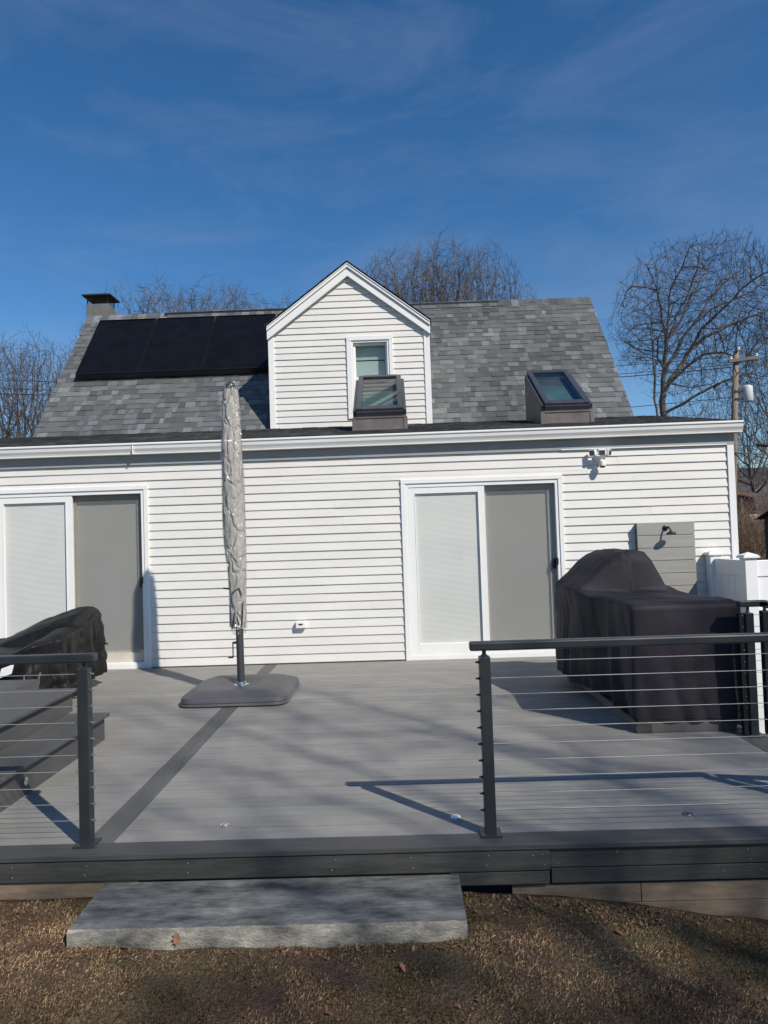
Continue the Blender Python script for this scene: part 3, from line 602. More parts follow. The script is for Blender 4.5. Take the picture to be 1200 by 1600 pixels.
sa = MB(); sa.box(gx0, gx0+.04, Yf+.0, Yf+.029, fz0+.031, gz0+.02); sa.box(gx1-.04, gx1, Yf+.0, Yf+.029, fz0+.031, gz0+.02); sa.box(gx0+.04, gx1-.04, Yf, Yf+.029, gz0-.02, gz0+.02); sa.box(gx0+.04, gx1-.04, Yf, Yf+.029, fz0+.031, fz0+.08)
part('sash', sa, m_trim, win)
part('pane', MB().box(gx0+.03, gx1-.03, Yf+.043, Yf+.047, gz0+.03, gz1-.035), m_winglass, win); part('pane', MB().box(gx0+.036, gx1-.036, Yf+.012, Yf+.016, fz0+.075, gz0-.015), m_winglass, win)
bl = MB(); zz = 3.45
while zz < 4.60:
    if abs(zz-4.335) > .012: bl.obox(((x0+x1)/2-.03, Yf+.15, zz), (.265, 0, 0), (0, .004, -.011), (0, .0012, .0008))
    zz += .0225
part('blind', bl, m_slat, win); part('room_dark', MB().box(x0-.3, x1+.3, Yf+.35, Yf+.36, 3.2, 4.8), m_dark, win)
# skylights
def skylight(xc, yf, zf, w=.62):
    a = R(31); dv = Vector((0, math.cos(a), math.sin(a))); nv = Vector((0, -math.sin(a), math.cos(a))); Ls = 1.36
    zr = lambda y: 2.70+(y+.125)*.19-.01
    cb = MB(); x0, x1 = xc-w/2-.035, xc+w/2+.035; yb = yf+Ls*math.cos(a); zb = zf+Ls*math.sin(a)
    yo = yf+.015
    cb.poly([(x0, yo, zr(yo)), (x1, yo, zr(yo)), (x1, yo, zf-.085), (x0, yo, zf-.085)])
    for x in (x0, x1): cb.poly([(x, yo, zr(yo)), (x, yo, zf-.085), (x, yb, zb-.085), (x, yb, zr(yb))])
    cb.poly([(x0, yb, zr(yb)), (x0, yb, zb-.085), (x1, yb, zb-.085), (x1, yb, zr(yb))]); cb.poly([(x0, yo, zf-.085), (x1, yo, zf-.085), (x1, yb, zb-.085), (x0, yb, zb-.085)])
    cb.box(x0-.012, x1+.012, yo-.012, yo+.03, zf-.10, zf-.082); cb.box(x0-.02, x0+.03, yo-.010, yo+.05, zr(yo), zf-.102); cb.box(x1-.03, x1+.02, yo-.010, yo+.05, zr(yo), zf-.102)
    c_ = part('skylight', cb, m_curb, house)
    cen = Vector((xc, yf, zf))+dv*Ls/2
    def bar(px, pv, hx, hv, h0, h1): return Vector((px, 0, 0))+cen+dv*pv+nv*(h0+h1)/2, (hx, 0, 0), dv*hv, nv*(h1-h0)/2
    f_ = MB(); w2 = w/2
    f_.obox(*bar(-w2+.035, 0, .035, Ls/2, -.055, .03)); f_.obox(*bar(w2-.035, 0, .035, Ls/2, -.055, .03)); f_.obox(*bar(0, -Ls/2+.055, w2-.07, .055, -.055, .026)); f_.obox(*bar(0, Ls/2-.04, w2-.07, .04, -.055, .036))
    part('frame', f_, m_sash, c_, bevel=.006)
    f2 = MB(); f2.obox(*bar(-w2-.022, -.04, .02, Ls/2-.05, -.085, -.005)); f2.obox(*bar(w2+.022, -.04, .02, Ls/2-.05, -.085, -.005)); f2.obox(*bar(0, -Ls/2-.012, w2, .012, -.085, -.01)); part('cladding', f2, m_sash, c_, bevel=.004)
    part('pane', MB().obox(*bar(0, 0, w2-.068, Ls/2-.09, .006, .014)), m_skyglass, c_)
    part('well', MB().obox(*bar(0, 0, w2-.071, Ls/2-.1, -.08, -.075)), mat('skylight_well', (.13, .175, .18), .6, var=.3, scale=3), c_)
skylight(-.163, .78, 3.14); skylight(2.345, .98, 3.165, .60)
# chimney (with cap)
ch = part('chimney', MB().box(-5.93, -5.49, 5.2, 5.55, 4.5, 6.215), m_stucco, house, bevel=.01)
cp = MB(); CX0, CX1, CY0, CY1, CZ = -5.91, -5.51, 5.22, 5.53, 6.215
for x, y in ((CX0, CY0), (CX1, CY0), (CX1, CY1), (CX0, CY1)): cp.box(x-.01, x+.01, y-.01, y+.01, CZ, CZ+.18)
part('cap_legs', cp, m_galv, ch)
cw = MB()
for k in range(11):
    cw.box(CX0+k*.04, CX0+.005+k*.04, CY0, CY0+.003, CZ, CZ+.18); cw.box(CX0+k*.04, CX0+.005+k*.04, CY1-.003, CY1, CZ, CZ+.18)
    if k < 8: cw.box(CX1-.003, CX1, CY0+k*.04, CY0+.005+k*.04, CZ, CZ+.18)
for k in range(5): cw.box(CX0, CX1, CY0-.002, CY0+.002, CZ+.015+k*.04, CZ+.018+k*.04)
part('spark_mesh', cw, m_galv, ch)
cl = MB(); a0, a1, b0, b1, z0, z1 = CX0-.08, CX1+.09, CY0-.10, CY1+.10, CZ+.175, CZ+.24; q0, q1, p0_, p1_ = CX0+.05, CX1-.05, CY0+.06, CY1-.06
cl.poly([(a0, b0, z0), (a1, b0, z0), (q1, p0_, z1), (q0, p0_, z1)]); cl.poly([(a1, b0, z0), (a1, b1, z0), (q1, p1_, z1), (q1, p0_, z1)]); cl.poly([(a0, b1, z0), (a0, b0, z0), (q0, p0_, z1), (q0, p1_, z1)]); cl.poly([(a1, b1, z0), (a0, b1, z0), (q0, p1_, z1), (q1, p1_, z1)]); cl.poly([(q0, p0_, z1), (q1, p0_, z1), (q1, p1_, z1), (q0, p1_, z1)]); cl.box(a0, a1, b0, b1, z0-.02, z0-.001)
part('cap_lid', cl, m_galv, ch)
# sliding doors
def slider(x0, x1, zt, beige, hz):
    W_ = x1-x0; c = .052; Y = 0
    d = part('sliding_door', MB().box(x0, x0+c, -.034, -.001, .0, zt-c).box(x1-c, x1, -.034, -.001, .0, zt-c).box(x0, x1, -.036, -.001, zt-c+.001, zt).box(x0+c, x1-c, -.030, .0, .0, .055), m_trim, house, bevel=.003)
    f_ = MB(); a, b_ = x0+c+.001, x1-c-.001
    f_.box(a, a+.035, -.022, .12, .056, zt-c-.001); f_.box(b_-.035, b_, -.022, .12, .056, zt-c-.001); f_.box(a+.035, b_-.035, -.022, .12, zt-c-.045, zt-c-.001); f_.box(a+.035, b_-.035, -.018, .12, .056, .072)
    part('frame', f_, m_trim, d, bevel=.002)
    a += .036; b_ -= .036; mid = (a+b_)/2; top = zt-c-.046; bot = .073
    # outer panel left
    s = MB(); s.box(a, a+.07, -.014, .022, bot, top); s.box(mid-.035, mid+.035, -.014, .022, bot, top); s.box(a+.07, mid-.035, -.014, .022, top-.075, top); s.box(a+.07, mid-.035, -.014, .022, bot, bot+.115)
    s.box(a+.07, a+.078, -.018, .018, bot+.115, top-.075); s.box(mid-.043, mid-.035, -.018, .018, bot+.115, top-.075)
    part('outer_panel', s, m_trim, d, bevel=.002)
    part('pane', MB().box(a+.072, mid-.037, .0, .004, bot+.116, top-.076), m_doorglass, d); part('blind', MB().box(a+.06, mid-.03, .014, .018, bot+.1, top-.06), m_blind, d)
    s = MB(); s.box(mid-.03, mid+.06, .052, .088, bot, top); s.box(b_-.075, b_, .052, .088, bot, top); s.box(mid+.06, b_-.075, .052, .088, top-.06, top); s.box(mid+.06, b_-.075, .052, .088, bot, bot+.11)
    part('inner_panel', s, m_beige if beige else m_trim, d, bevel=.002)
    part('pane', MB().box(mid+.061, b_-.076, .066, .07, bot+.111, top-.061), m_doorglass, d); part('blind', MB().box(mid+.05, b_-.07, .080, .084, bot+.1, top-.05), m_blind, d)
    part('insect_screen', MB().box(mid+.036, b_-.001, .040, .0405, bot+(.14 if beige else .002), top-.001), m_screen, d)
    part('handle', MB().box(b_-.05, b_-.015, .018, .05, hz-.06, hz+.06).box(b_-.02, b_+.01, -.03, .018, hz-.01, hz+.07), m_black if not beige else m_galv, d, bevel=.004)
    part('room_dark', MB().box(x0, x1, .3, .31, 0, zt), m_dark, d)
slider(RD[0], RD[1], RD[3], False, 1.09); slider(LD[0], LD[1], LD[3], True, 1.02)

# ------------------------------------------------------------------ things on the house
nrm = Vector((0, -2.59, 2.2)).normalized(); sv_ = Vector((0, 2.2, 2.59)).normalized()
def on_roof(x, s_, off): return Vector((x, 2.8, 3.33))+sv_*s_+nrm*off
pcols = ((-5.455, -4.377, 'leftmost of the three black solar panels, nearest the chimney'), (-4.358, -3.267, 'middle of the three black solar panels on the main roof'), (-3.248, -2.13, 'rightmost of the three black solar panels, next to the dormer'))
for xa, xb, lb in pcols:
    sp = thing('solar_panel', lb, 'solar panel', on_roof((xa+xb)/2, 1.4, 0), 'solar panels on the main roof')
    c_ = on_roof((xa+xb)/2, (1.38+3.05)/2, .095); hx = (xb-xa)/2; hs = (3.05-1.38)/2
    part('cell_sheet', MB().obox(c_, (hx-.012, 0, 0), sv_*(hs-.012), nrm*.004), m_panel, sp)
    fr = MB(); fr.obox(c_-Vector((hx-.006, 0, 0)), (.006, 0, 0), sv_*hs, nrm*.02); fr.obox(c_+Vector((hx-.006, 0, 0)), (.006, 0, 0), sv_*hs, nrm*.02); fr.obox(c_-sv_*(hs-.006), (hx-.012, 0, 0), sv_*.006, nrm*.02); fr.obox(c_+sv_*(hs-.006), (hx-.012, 0, 0), sv_*.006, nrm*.02)
    part('frame', fr, m_pframe, sp)
    sk = MB(); q = on_roof((xa+xb)/2, 1.375, .045); sk.obox(q, (hx+.01, 0, 0), sv_*.006, nrm*.04); part('skirt', sk, m_black, sp)
for x in (-4.3675, -3.2575):
    for s_ in (1.38, 3.05): pass
# security light
sl_ = thing('security_light', 'white triple-head security floodlight with motion sensor under the eave', 'light', (2.44, 0, 2.33))
part('base_plate', MB().lathe((2.44, -.012, 2.335), [(.055, 0), (.055, -.02), (.04, -.03)], 24, (0, 1, 0)), m_trim, sl_, smooth=40)
def head(cx, cy, cz, az, el):
    d = Vector((math.sin(az)*math.cos(el), -math.cos(az)*math.cos(el), math.sin(el))); r = Vector((math.cos(az), math.sin(az), 0)); u = r.cross(d)*-1
    u = d.cross(r)
    c = Vector((cx, cy, cz)); h = part('lamp_head', MB().obox(c-d*.02, r*.042, u*.036, d*.022), m_trim, sl_, bevel=.008)
    gm = MB()
    for k in range(-2, 3):
        gm.obox(c+d*.004+r*.014*k, r*.0018, u*.028, d*.003); gm.obox(c+d*.004+u*.011*k, r*.034, u*.0018, d*.003)
    part('grille', gm, m_galv, h); part('lens', MB().obox(c+d*.0026, r*.034, u*.029, d*.0008), m_slat, h)
head(2.345, -.10, 2.385, -.9, -.15); head(2.455, -.135, 2.385, 0., -.2); head(2.555, -.10, 2.385, .9, -.15)
part('arm', MB().tube([(2.355, -.075, 2.37), (2.40, -.06, 2.345), (2.44, -.05, 2.335), (2.50, -.06, 2.345), (2.545, -.075, 2.37)], .014, 10), m_trim, sl_, smooth=True)
part('arm', MB().tube([(2.44, -.03, 2.335), (2.45, -.10, 2.34), (2.455, -.11, 2.37)], .016, 10), m_trim, sl_, smooth=True)
sn = part('sensor', MB().lathe((2.462, -.10, 2.215), [(.02, 0), (.036, .012), (.040, .03), (.036, .075), (.02, .088)], 20), m_trim, sl_, smooth=40)
part('sensor_lens', MB().lathe((2.462, -.104, 2.207), [(.025, .0), (.032, .014)], 16), m_black, sn); part('sensor_arm', MB().tube([(2.44, -.03, 2.32), (2.455, -.09, 2.30)], .012, 8), m_trim, sn)
# outlet box
ob = thing('outdoor_outlet', 'small white weatherproof outlet box low on the siding right of the umbrella', 'outlet', (-1.165, 0, .47))
part('housing', MB().box(-1.225, -1.105, -.072, -.010, .425, .508), m_trim, ob, bevel=.008)
part('label_plate', MB().box(-1.19, -1.14, -.0745, -.0725, .462, .48), m_galv, ob)
# outdoor shower panel
shp = thing('outdoor_shower', 'grey composite board shower panel with black shower head on the wall behind the covered island', 'shower', (3.17, 0, 0))
pz = 1.537; k = 0
bm_ = MB()
while pz > .05:
    bm_.box(2.835, 3.505, -.10, -.075, pz-.1455, pz-.002*(k > 0)); pz -= .149; k += 1
part('boards', bm_, m_shower, shp, bevel=.003)
part('backing', MB().box(2.84, 3.50, -.074, -.012, .05, 1.53), m_border_y, shp)
sh = part('shower_head', MB().lathe((3.19, -.20, 1.44), [(.014, 0), (.022, -.012), (.052, -.028), (.056, -.040), (.05, -.043)], 24, (.02, .25, 1)), m_blackm, shp, smooth=40)
part('flange', MB().lathe((3.165, -.100, 1.475), [(.032, 0), (.032, -.012), (.02, -.02)], 20, (0, 1, 0)), m_blackm, sh, smooth=40)
part('arm', MB().tube([(3.165, -.11, 1.475), (3.17, -.14, 1.485), (3.18, -.17, 1.478), (3.188, -.19, 1.455), (3.19, -.20, 1.435)], .0095, 12), m_blackm, sh, smooth=True)

# ------------------------------------------------------------------ umbrella
um = thing('patio_umbrella', 'closed taupe patio umbrella wrapped in clear plastic standing on a square base', 'umbrella', (-1.546, -1.6, 0))
cx, cy = -1.52, -1.64
bs = MB(); rows = []
def sqr(h, r, z, n=64, ex=6.):
    o = []
    for j in range(n):
        t_ = 2*math.pi*j/n; c_, s_ = math.cos(t_), math.sin(t_); q = (abs(c_)**ex+abs(s_)**ex)**(-1/ex); o.append((cx+h*q*c_, cy+h*q*s_, z))
    return o
for h, z, ex in ((.45, .002, 9), (.492, .004, 9), (.502, .016, 9), (.492, .030, 9), (.488, .036, 9), (.494, .040, 9), (.485, .078, 9), (.470, .086, 8), (.385, .124, 6), (.365, .128, 6), (.20, .128, 4), (.13, .104, 2.5), (.02, .096, 2)): rows.append(sqr(h, 0, z, ex=ex))
bs.grid(rows, closed=True); part('base', bs, m_base, um, smooth=50)
part('collar', MB().lathe((-1.546, -1.6, .094), [(.075, 0), (.075, .006), (.05, .012), (.045, .03)], 24), m_steel, um, smooth=40)
part('pole', MB().tube([(-1.546, -1.6, .1), (-1.555, -1.6, 1.5), (-1.575, -1.6, 2.98)], [.036, .036, .03], 20), m_pole, um, smooth=40)
part('crank', MB().tube([(-1.58, -1.60, .50), (-1.615, -1.61, .50)], .012, 10).tube([(-1.615, -1.61, .505), (-1.615, -1.615, .36)], .006, 8).tube([(-1.612, -1.615, .362), (-1.66, -1.625, .362)], .009, 10), m_black, um)
# silhouette: (z, xl, xr)
sil = [(.58, -1.60, -1.50), (.62, -1.628, -1.482), (.70, -1.642, -1.478), (.95, -1.642, -1.474), (1.15, -1.650, -1.470), (1.25, -1.655, -1.466), (1.36, -1.672, -1.462), (1.50, -1.684, -1.462), (1.75, -1.690, -1.463), (2.05, -1.687, -1.468), (2.40, -1.684, -1.477), (2.60, -1.672, -1.478), (2.80, -1.665, -1.487), (2.93, -1.660, -1.497), (3.00, -1.655, -1.505), (3.03, -1.63, -1.53)]
def wrap(infl, amp, seed, zlo, zhi, nz=150, na=56, yf=.85):
    f = vnoise(seed); P_ = []
    for i in range(nz+1):
        z = zlo+(zhi-zlo)*i/nz; xl = lerp(z, [q[0] for q in sil], [q[1] for q in sil])-infl; xr = lerp(z, [q[0] for q in sil], [q[2] for q in sil])+infl
        c_ = (xl+xr)/2; h = (xr-xl)/2; row = []
        for j in range(na):
            t_ = 2*math.pi*j/na
            u_ = math.cos(t_)*3+5; v_ = math.sin(t_)*3+5
            q = abs(f(u_*1.6+z*3, v_*1.6-z*2.)-.5)*2; q2 = abs(f(u_*4+z*9+9, v_*4+z*7+4)-.5)*2; q3 = f(u_*2.2, v_*2.2+z*.6)
            en = min(1, (z-zlo)/.25+.15); r_ = 1-amp*en*(.6*(1-q)**3+.45*(1-q2)**2)-amp*.22*en*abs(math.sin(t_*3+q3*4))
            ex = 2.6; cc = math.cos(t_); ss = math.sin(t_); sq = (abs(cc)**ex+abs(ss)**ex)**(-1/ex)
            row.append((c_+h*r_*sq*cc, -1.6+h*yf*r_*sq*ss, z))
        P_.append(row)
    m = MB(); m.grid(P_, closed=True); m.poly(P_[-1]); m.poly(P_[0][::-1]); return m
part('canopy', wrap(-.004, .10, 31, .64, 2.97), m_fabric, um, smooth=True)
part('plastic_wrap', wrap(.005, .11, 77, .58, 3.06, nz=230, na=72), m_plastic, um, smooth=True)
part('tip', MB().lathe((-1.578, -1.6, 2.95), [(.05, 0), (.045, .07), (.02, .10)], 16), m_pole, um, smooth=True)
rbk = MB()
for (xa, za, xb, zb) in ((-1.625, .66, -1.622, .86), (-1.60, .64, -1.575, .80), (-1.54, .68, -1.555, .76), (-1.51, .66, -1.49, .90), (-1.60, .98, -1.53, 1.03), (-1.53, 1.03, -1.50, .96)): rbk.tube([(xa, -1.668, za), (xb, -1.672, zb)], .0045, 6)
part('ribs', rbk, m_black, um)
part('latch', MB().tube([(-1.635, -1.6, 1.02), (-1.70, -1.6, 1.03)], .008, 8), m_black, um)

# ------------------------------------------------------------------ draped covers
def drape(outline, ztop, zbot, amp, seed, nf=1.0, rows=26, caps=44, famp=lambda x, y: 1., n=360):
    """outline: closed polygon [(x,y)], resampled; ztop(x,y); zbot(x,y)"""
    P_ = [Vector((a, b_)) for a, b_ in outline]; m_ = len(P_)
    seg = [(P_[(i+1) % m_]-P_[i]).length for i in range(m_)]; tot = sum(seg); pts = []
    for k in range(n):
        s_ = tot*k/n; i = 0
        while s_ > seg[i]: s_ -= seg[i]; i += 1
        pts.append(P_[i].lerp(P_[(i+1) % m_], s_/seg[i]))
    for _ in range(9): pts = [(pts[k-1]+pts[k]*2+pts[(k+1) % n])/4 for k in range(n)]
    cen = sum(pts, Vector((0, 0)))/n; nr_ = []
    for k in range(n):
        tg = pts[(k+1) % n]-pts[k-1]; nn_ = Vector((tg.y, -tg.x)).normalized()
        if nn_.dot(pts[k]-cen) < 0: nn_ = -nn_
        nr_.append(nn_)
    f = vnoise(seed); G = []
    for r in range(rows+1):
        v = r/rows; row = []
        for k in range(n):
            p = pts[k]; zt = ztop(p.x, p.y)-.03; zb = zbot(p.x, p.y); z = zb+(zt-zb)*v
            u_ = tot*k/n*nf
            wv = f(u_*3.1+v*1.1, v*.9+3); fold = (abs(f(u_*5.2+wv*1.3+v*.7, v*.7+11)-.5)*2); f2 = f(u_*13+v*3, v*3+7)
            f3 = abs(f(u_*2.1-v*3.5, v*4+20)-.5)*2
            d = amp*((1-v)**.8*.9+.10)*(fold*1.6-.6)+amp*.18*(f2-.5)+amp*.35*(f3-.5)
            d *= famp(p.x, p.y); q = p+nr_[k]*(d-.01*v)
            row.append((q.x, q.y, z+.012*(f(u_*2, 5)-.5)*(1-v)))
        G.append(row)
    last = G[-1]
    for r in range(1, caps+1):
        t_ = r/caps; kf = 1-t_; row = []
        for k in range(n):
            p = cen+(Vector((last[k][0], last[k][1]))-cen)*kf
            edge = min(1, t_*caps/4.0)
            z = ztop(p.x, p.y)-.03*(1-edge)**1.5+(f(p.x*6+3, p.y*6+8)-.5)*.022*edge+(abs(f(p.x*13+3, p.y*9+8)-.5))*.012*edge
            row.append((p.x, p.y, z))
        G.append(row)
    m = MB(); m.grid(G, closed=True); m.seams = [[Vector(p)+Vector((0, 0, .001)) for p in G[r_]] for r_ in (rows+1, 1)]; return m
def seams(m, parent, mt_, r_=.004):
    for ring in m.seams: part('seam', MB().tube(ring+[ring[0]], r_, 5, cap=False), mt_, parent, smooth=True)
# right: built-in island with hood
def ztR(x, y):
    z = .935+.012*math.sin(y*3)
    hx = lerp(x, [1.50, 1.60, 1.70, 1.80, 1.90, 2.00, 2.10, 2.22, 2.28, 2.33, 2.38, 2.5], [.95, .975, 1.05, 1.15, 1.225, 1.27, 1.28, 1.262, 1.19, 1.09, .96, .93])
    wy = lerp(y, [-2.20, -2.155, -2.09, -1.35, -1.26, -1.18], [0, .80, 1, 1, .85, 0])
    sh_ = lerp(x, [1.40, 1.50, 1.70], [.06, .04, 0])*lerp(y, [-2.5, -2.2, -1.1], [0, 1, 1])
    return z+max(0, hx-.935)*wy+sh_*(1-wy)
isl = thing('covered_grill_island', 'outdoor grill island with raised hood under a black-violet fabric cover at the right', 'grill', (2.05, -2.2, 0))
part('island_base', MB().box(1.70, 2.405, -3.292, -1.2, .003, .075), mat('island_base_board', (.10, .092, .082), .7, var=.2, scale=6), isl, bevel=.003)
part('base_panel', MB().box(2.30, 2.41, -3.299, -3.293, .003, .085), m_fascia, isl); part('base_panel', MB().box(1.69, 1.80, -3.299, -3.293, .003, .07), m_fascia, isl)
part('island_body', MB().box(1.76, 2.36, -3.22, -1.2, .076, .85), m_black, isl)
outR = [(1.68, -3.29), (2.50, -3.30), (2.50, -2.2), (2.48, -1.12), (1.66, -1.12), (1.57, -1.3), (1.55, -2.2), (1.60, -2.42), (1.68, -2.62)]
cvr = drape(outR, ztR, lambda x, y: lerp(y, [-3.3, -2.4, -1.1], [.07, .10, .14]) + (.02 if x < 1.7 else 0), .05, 51, 1.0, famp=lambda x, y: .35 if y < -3.2 else 1.2); cv_ = part('cover', cvr, m_cover_r, isl, smooth=True); seams(cvr, cv_, m_cover_r)
# left: covered grill
def ztL(x, y):
    z = lerp(x, [-5, -4.5, -4.07, -3.67, -3.44, -3.30, -3.22, -3.14], [.45, .49, .56, .73, .81, .855, .86, .80])
    fr_ = lerp(y, [-2.3, -1.95, -1.55, -1.4, -1.2, -.9], [.66, .70, .82, .93, 1, .96])
    if y < -1.5: z = min(z, lerp(x, [-5, -3.6, -3.3, -3.1], [.50, .54, .72, .72]))
    return z*fr_ if y >= -1.5 else z*lerp(y, [-2.3, -1.5], [.86, .97])
gl_ = thing('covered_grill', 'freestanding grill under a crumpled black cover behind the steps by the left door', 'grill', (-3.8, -1.5, 0))
outL = [(-5.0, -2.2), (-3.25, -2.2), (-3.12, -1.9), (-3.10, -1.2), (-3.16, -.92), (-5.0, -.92)]
cvl = drape(outL, ztL, lambda x, y: .13, .075, 91, 1.9, rows=34); cv2 = part('cover', cvl, m_cover_l, gl_, smooth=True); seams(cvl, cv2, m_cover_l)
for x, y in ((-3.28, -1.1), (-3.28, -1.95)):
    part('wheel', MB().lathe((x, y, .085), [(.03, -.02), (.08, -.02), (.083, 0), (.08, .02), (.03, .02)], 24, (1, 0, 0)), m_black, gl_, smooth=40)
part('frame', MB().box(-4.9, -3.3, -2.05, -2.0, .12, .5).box(-4.9, -3.3, -1.15, -1.1, .12, .5).box(-3.32, -3.29, -2.0, -1.15, .12, .5), m_black, gl_)
part('buckle', MB().obox((-3.06, -1.15, .47), (.035, 0, -.006), (0, .008, 0), (0, 0, .008)), m_black, gl_)
for (a, b_, c_, w) in ((-3.62, -2.262, .385, .05), (-3.47, -2.262, .405, .055)):
    part('care_tag', MB().obox((a, b_, c_), (w*1.05, 0, w*.35), (0, .001, 0), (.012, 0, .042)), m_tag, gl_)
part('strap', MB().tube([(-3.055, -2.47, .40), (-3.055, -2.49, .42), (-3.055, -2.515, .385), (-3.055, -2.517, .33)], .008, 6), m_step, gl_)
part('strap', MB().tube([(-3.20, -2.40, .42), (-3.19, -2.50, .40), (-3.18, -2.517, .36), (-3.19, -2.517, .31)], .007, 6), m_black, gl_)

# ------------------------------------------------------------------ vinyl fence, right
def fpost(root, x, y, zt, zb=-.72, s=.0635):
    p = part('post', MB().box(x-s, x+s, y-s, y+s, zb, zt), m_fence, root, bevel=.004)
    c_ = MB(); c_.box(x-s-.022, x+s+.022, y-s-.022, y+s+.022, zt+.0, zt+.018); c_.box(x-s-.012, x+s+.012, y-s-.012, y+s+.012, zt+.0181, zt+.03)
    b0 = s+.008; i = [(x-b0, y-b0, zt+.0302), (x+b0, y-b0, zt+.0302), (x+b0, y+b0, zt+.0302), (x-b0, y+b0, zt+.0302)]; ap = (x, y, zt+.06)
    for k in range(4): c_.poly([i[k], i[(k+1) % 4], ap])
    part('post_cap', c_, m_fence, p)
def fpanel(root, xa, ya, xb, yb, zt, zb=-.66):
    a = Vector((xa, ya, 0)); b_ = Vector((xb, yb, 0)); d = (b_-a); Ln = d.length; d.normalize(); nn_ = Vector((-d.y, d.x, 0)); up_ = Vector((0, 0, 1))
    def bx(u0, u1, z0, z1, th, nm, mb): mb.obox(a+d*(u0+u1)/2+up_*(z0+z1)/2, d*(u1-u0)/2, nn_*th, up_*(z1-z0)/2)
    m = MB(); bx(0, Ln, zt-.17, zt, .022, '', m); part('top_rail', m, m_fence, root, bevel=.004); m = MB(); bx(0, Ln, zb, zb+.14, .022, '', m); part('bottom_rail', m, m_fence, root, bevel=.004)
    m = MB(); u_ = .0
    while u_ < Ln-.01:
        e = min(Ln, u_+.148); bx(u_+.0015, e-.0015, zb+.141, zt-.171, .011, '', m); u_ += .15
    part('boards', m, m_fence, root, bevel=.002)
fe = thing('vinyl_fence', 'white vinyl privacy fence with capped posts at the right of the deck', 'fence', (3.72, -.5, -.7))
FX = 3.72
fpost(fe, FX, -.9, 1.13); fpost(fe, FX-.01, -.095, 1.14)
fpanel(fe, FX-.005, -.165, FX, -.83, 1.10)
fpanel(fe, FX+.07, -.9, FX+2.3, -.9, 1.10); fpost(fe, FX+2.37, -.9, 1.13)

# ------------------------------------------------------------------ trees
def grow(mbT, mbC, p, d, Ln, r, lev, maxl, rs, par):
    nseg = (6, 5, 4, 3, 3)[min(lev, 4)]; pts = [p.copy()]; rr = [r]; dirs = [d.copy()]; dd = d.copy(); q = p.copy()
    wob, trop = par['wob'], par['trop']
    tip = r*(.45 if lev < maxl else .25)
    for i in range(nseg):
        if lev >= 1 and 'env' in par:
            e_ = par['env']; ox, oy, oz = par.get('eo', (0, 0, 0))
            if ((q.x-e_[0])/e_[3])**2+((q.y-e_[1])/e_[4])**2+((q.z-e_[2])/e_[5])**2 > 1 and q.z > e_[2]-2 and i > 0: break
        dd = (dd+Vector((rs.gauss(0, wob), rs.gauss(0, wob), rs.gauss(0, wob)+trop))).normalized(); q = q+dd*Ln/nseg; pts.append(q.copy()); dirs.append(dd.copy()); rr.append(r+(tip-r)*(i+1)/nseg)
    nseg = len(pts)-1
    if nseg < 1: return
    (mbT if lev <= par.get('tl', 1) else mbC).tube(pts, rr, (8, 6, 4, 3, 3)[min(lev, 4)], cap=False)
    if lev >= maxl: return
    kids(mbT, mbC, pts, dirs, rr, Ln, lev, maxl, rs, par)
def kids(mbT, mbC, pts, dirs, rr, Ln, lev, maxl, rs, par):
    nk = par['n'][min(lev, len(par['n'])-1)]; nseg = len(pts)-1; t0 = par['t0'][min(lev, len(par['t0'])-1)]
    for k in range(nk):
        t_ = t0+(1-t0)*(k+rs.random())/nk; f = t_*nseg; i = min(nseg-1, int(f)); u_ = f-i
        p = pts[i].lerp(pts[i+1], u_); d = dirs[min(i+1, nseg)]; r = rr[i]+(rr[i+1]-rr[i])*u_
        ax = d.orthogonal().normalized(); ax.rotate(Matrix.Rotation(rs.random()*2*math.pi, 3, d))
        nd = d.copy(); nd.rotate(Matrix.Rotation(R(rs.uniform(*par['ang'])), 3, ax))
        grow(mbT, mbC, p, nd, Ln*par['lr'][min(lev, len(par['lr'])-1)]*(1.15-.55*t_)*rs.uniform(.8, 1.15), max(par.get('rmin', .006), r*par['rr']), lev+1, maxl, rs, par)
def tree_meshes(seed, H, r, par, maxl=4, stems=1):
    rs = random.Random(seed); T, Cc = MB(), MB()
    for s_ in range(stems):
        a = rs.random()*6.28; d = Vector((math.cos(a)*.25*(stems > 1), math.sin(a)*.25*(stems > 1), 1)).normalized()
        grow(T, Cc, Vector((math.cos(a)*.2*(stems > 1), math.sin(a)*.2*(stems > 1), -.3)), d, H*par.get('H0', .62), r/(stems**.5), 0, maxl, rs, par)
    return T.mesh('trunk'), Cc.mesh('crown')
def hmax(me):
    a = np.empty(len(me.vertices)*3, np.float32); me.vertices.foreach_get('co', a); return float(np.percentile(a.reshape(-1, 3)[:, 2], 99.7))
def place_tree(meshes, x, y, z, s_, rz, label, cat='tree', group=None, mt=None, mc=None, name='bare_tree'):
    t_ = thing(name, label, cat, (x, y, z), group); t_.scale = (s_, s_, s_); t_.rotation_euler = (0, 0, rz)
    obj('trunk', meshes[0], mt or m_bark, t_, keep=True, smooth=True); obj('crown', meshes[1], mc or m_twig, t_, keep=True)
    return t_
from mathutils.kdtree import KDTree
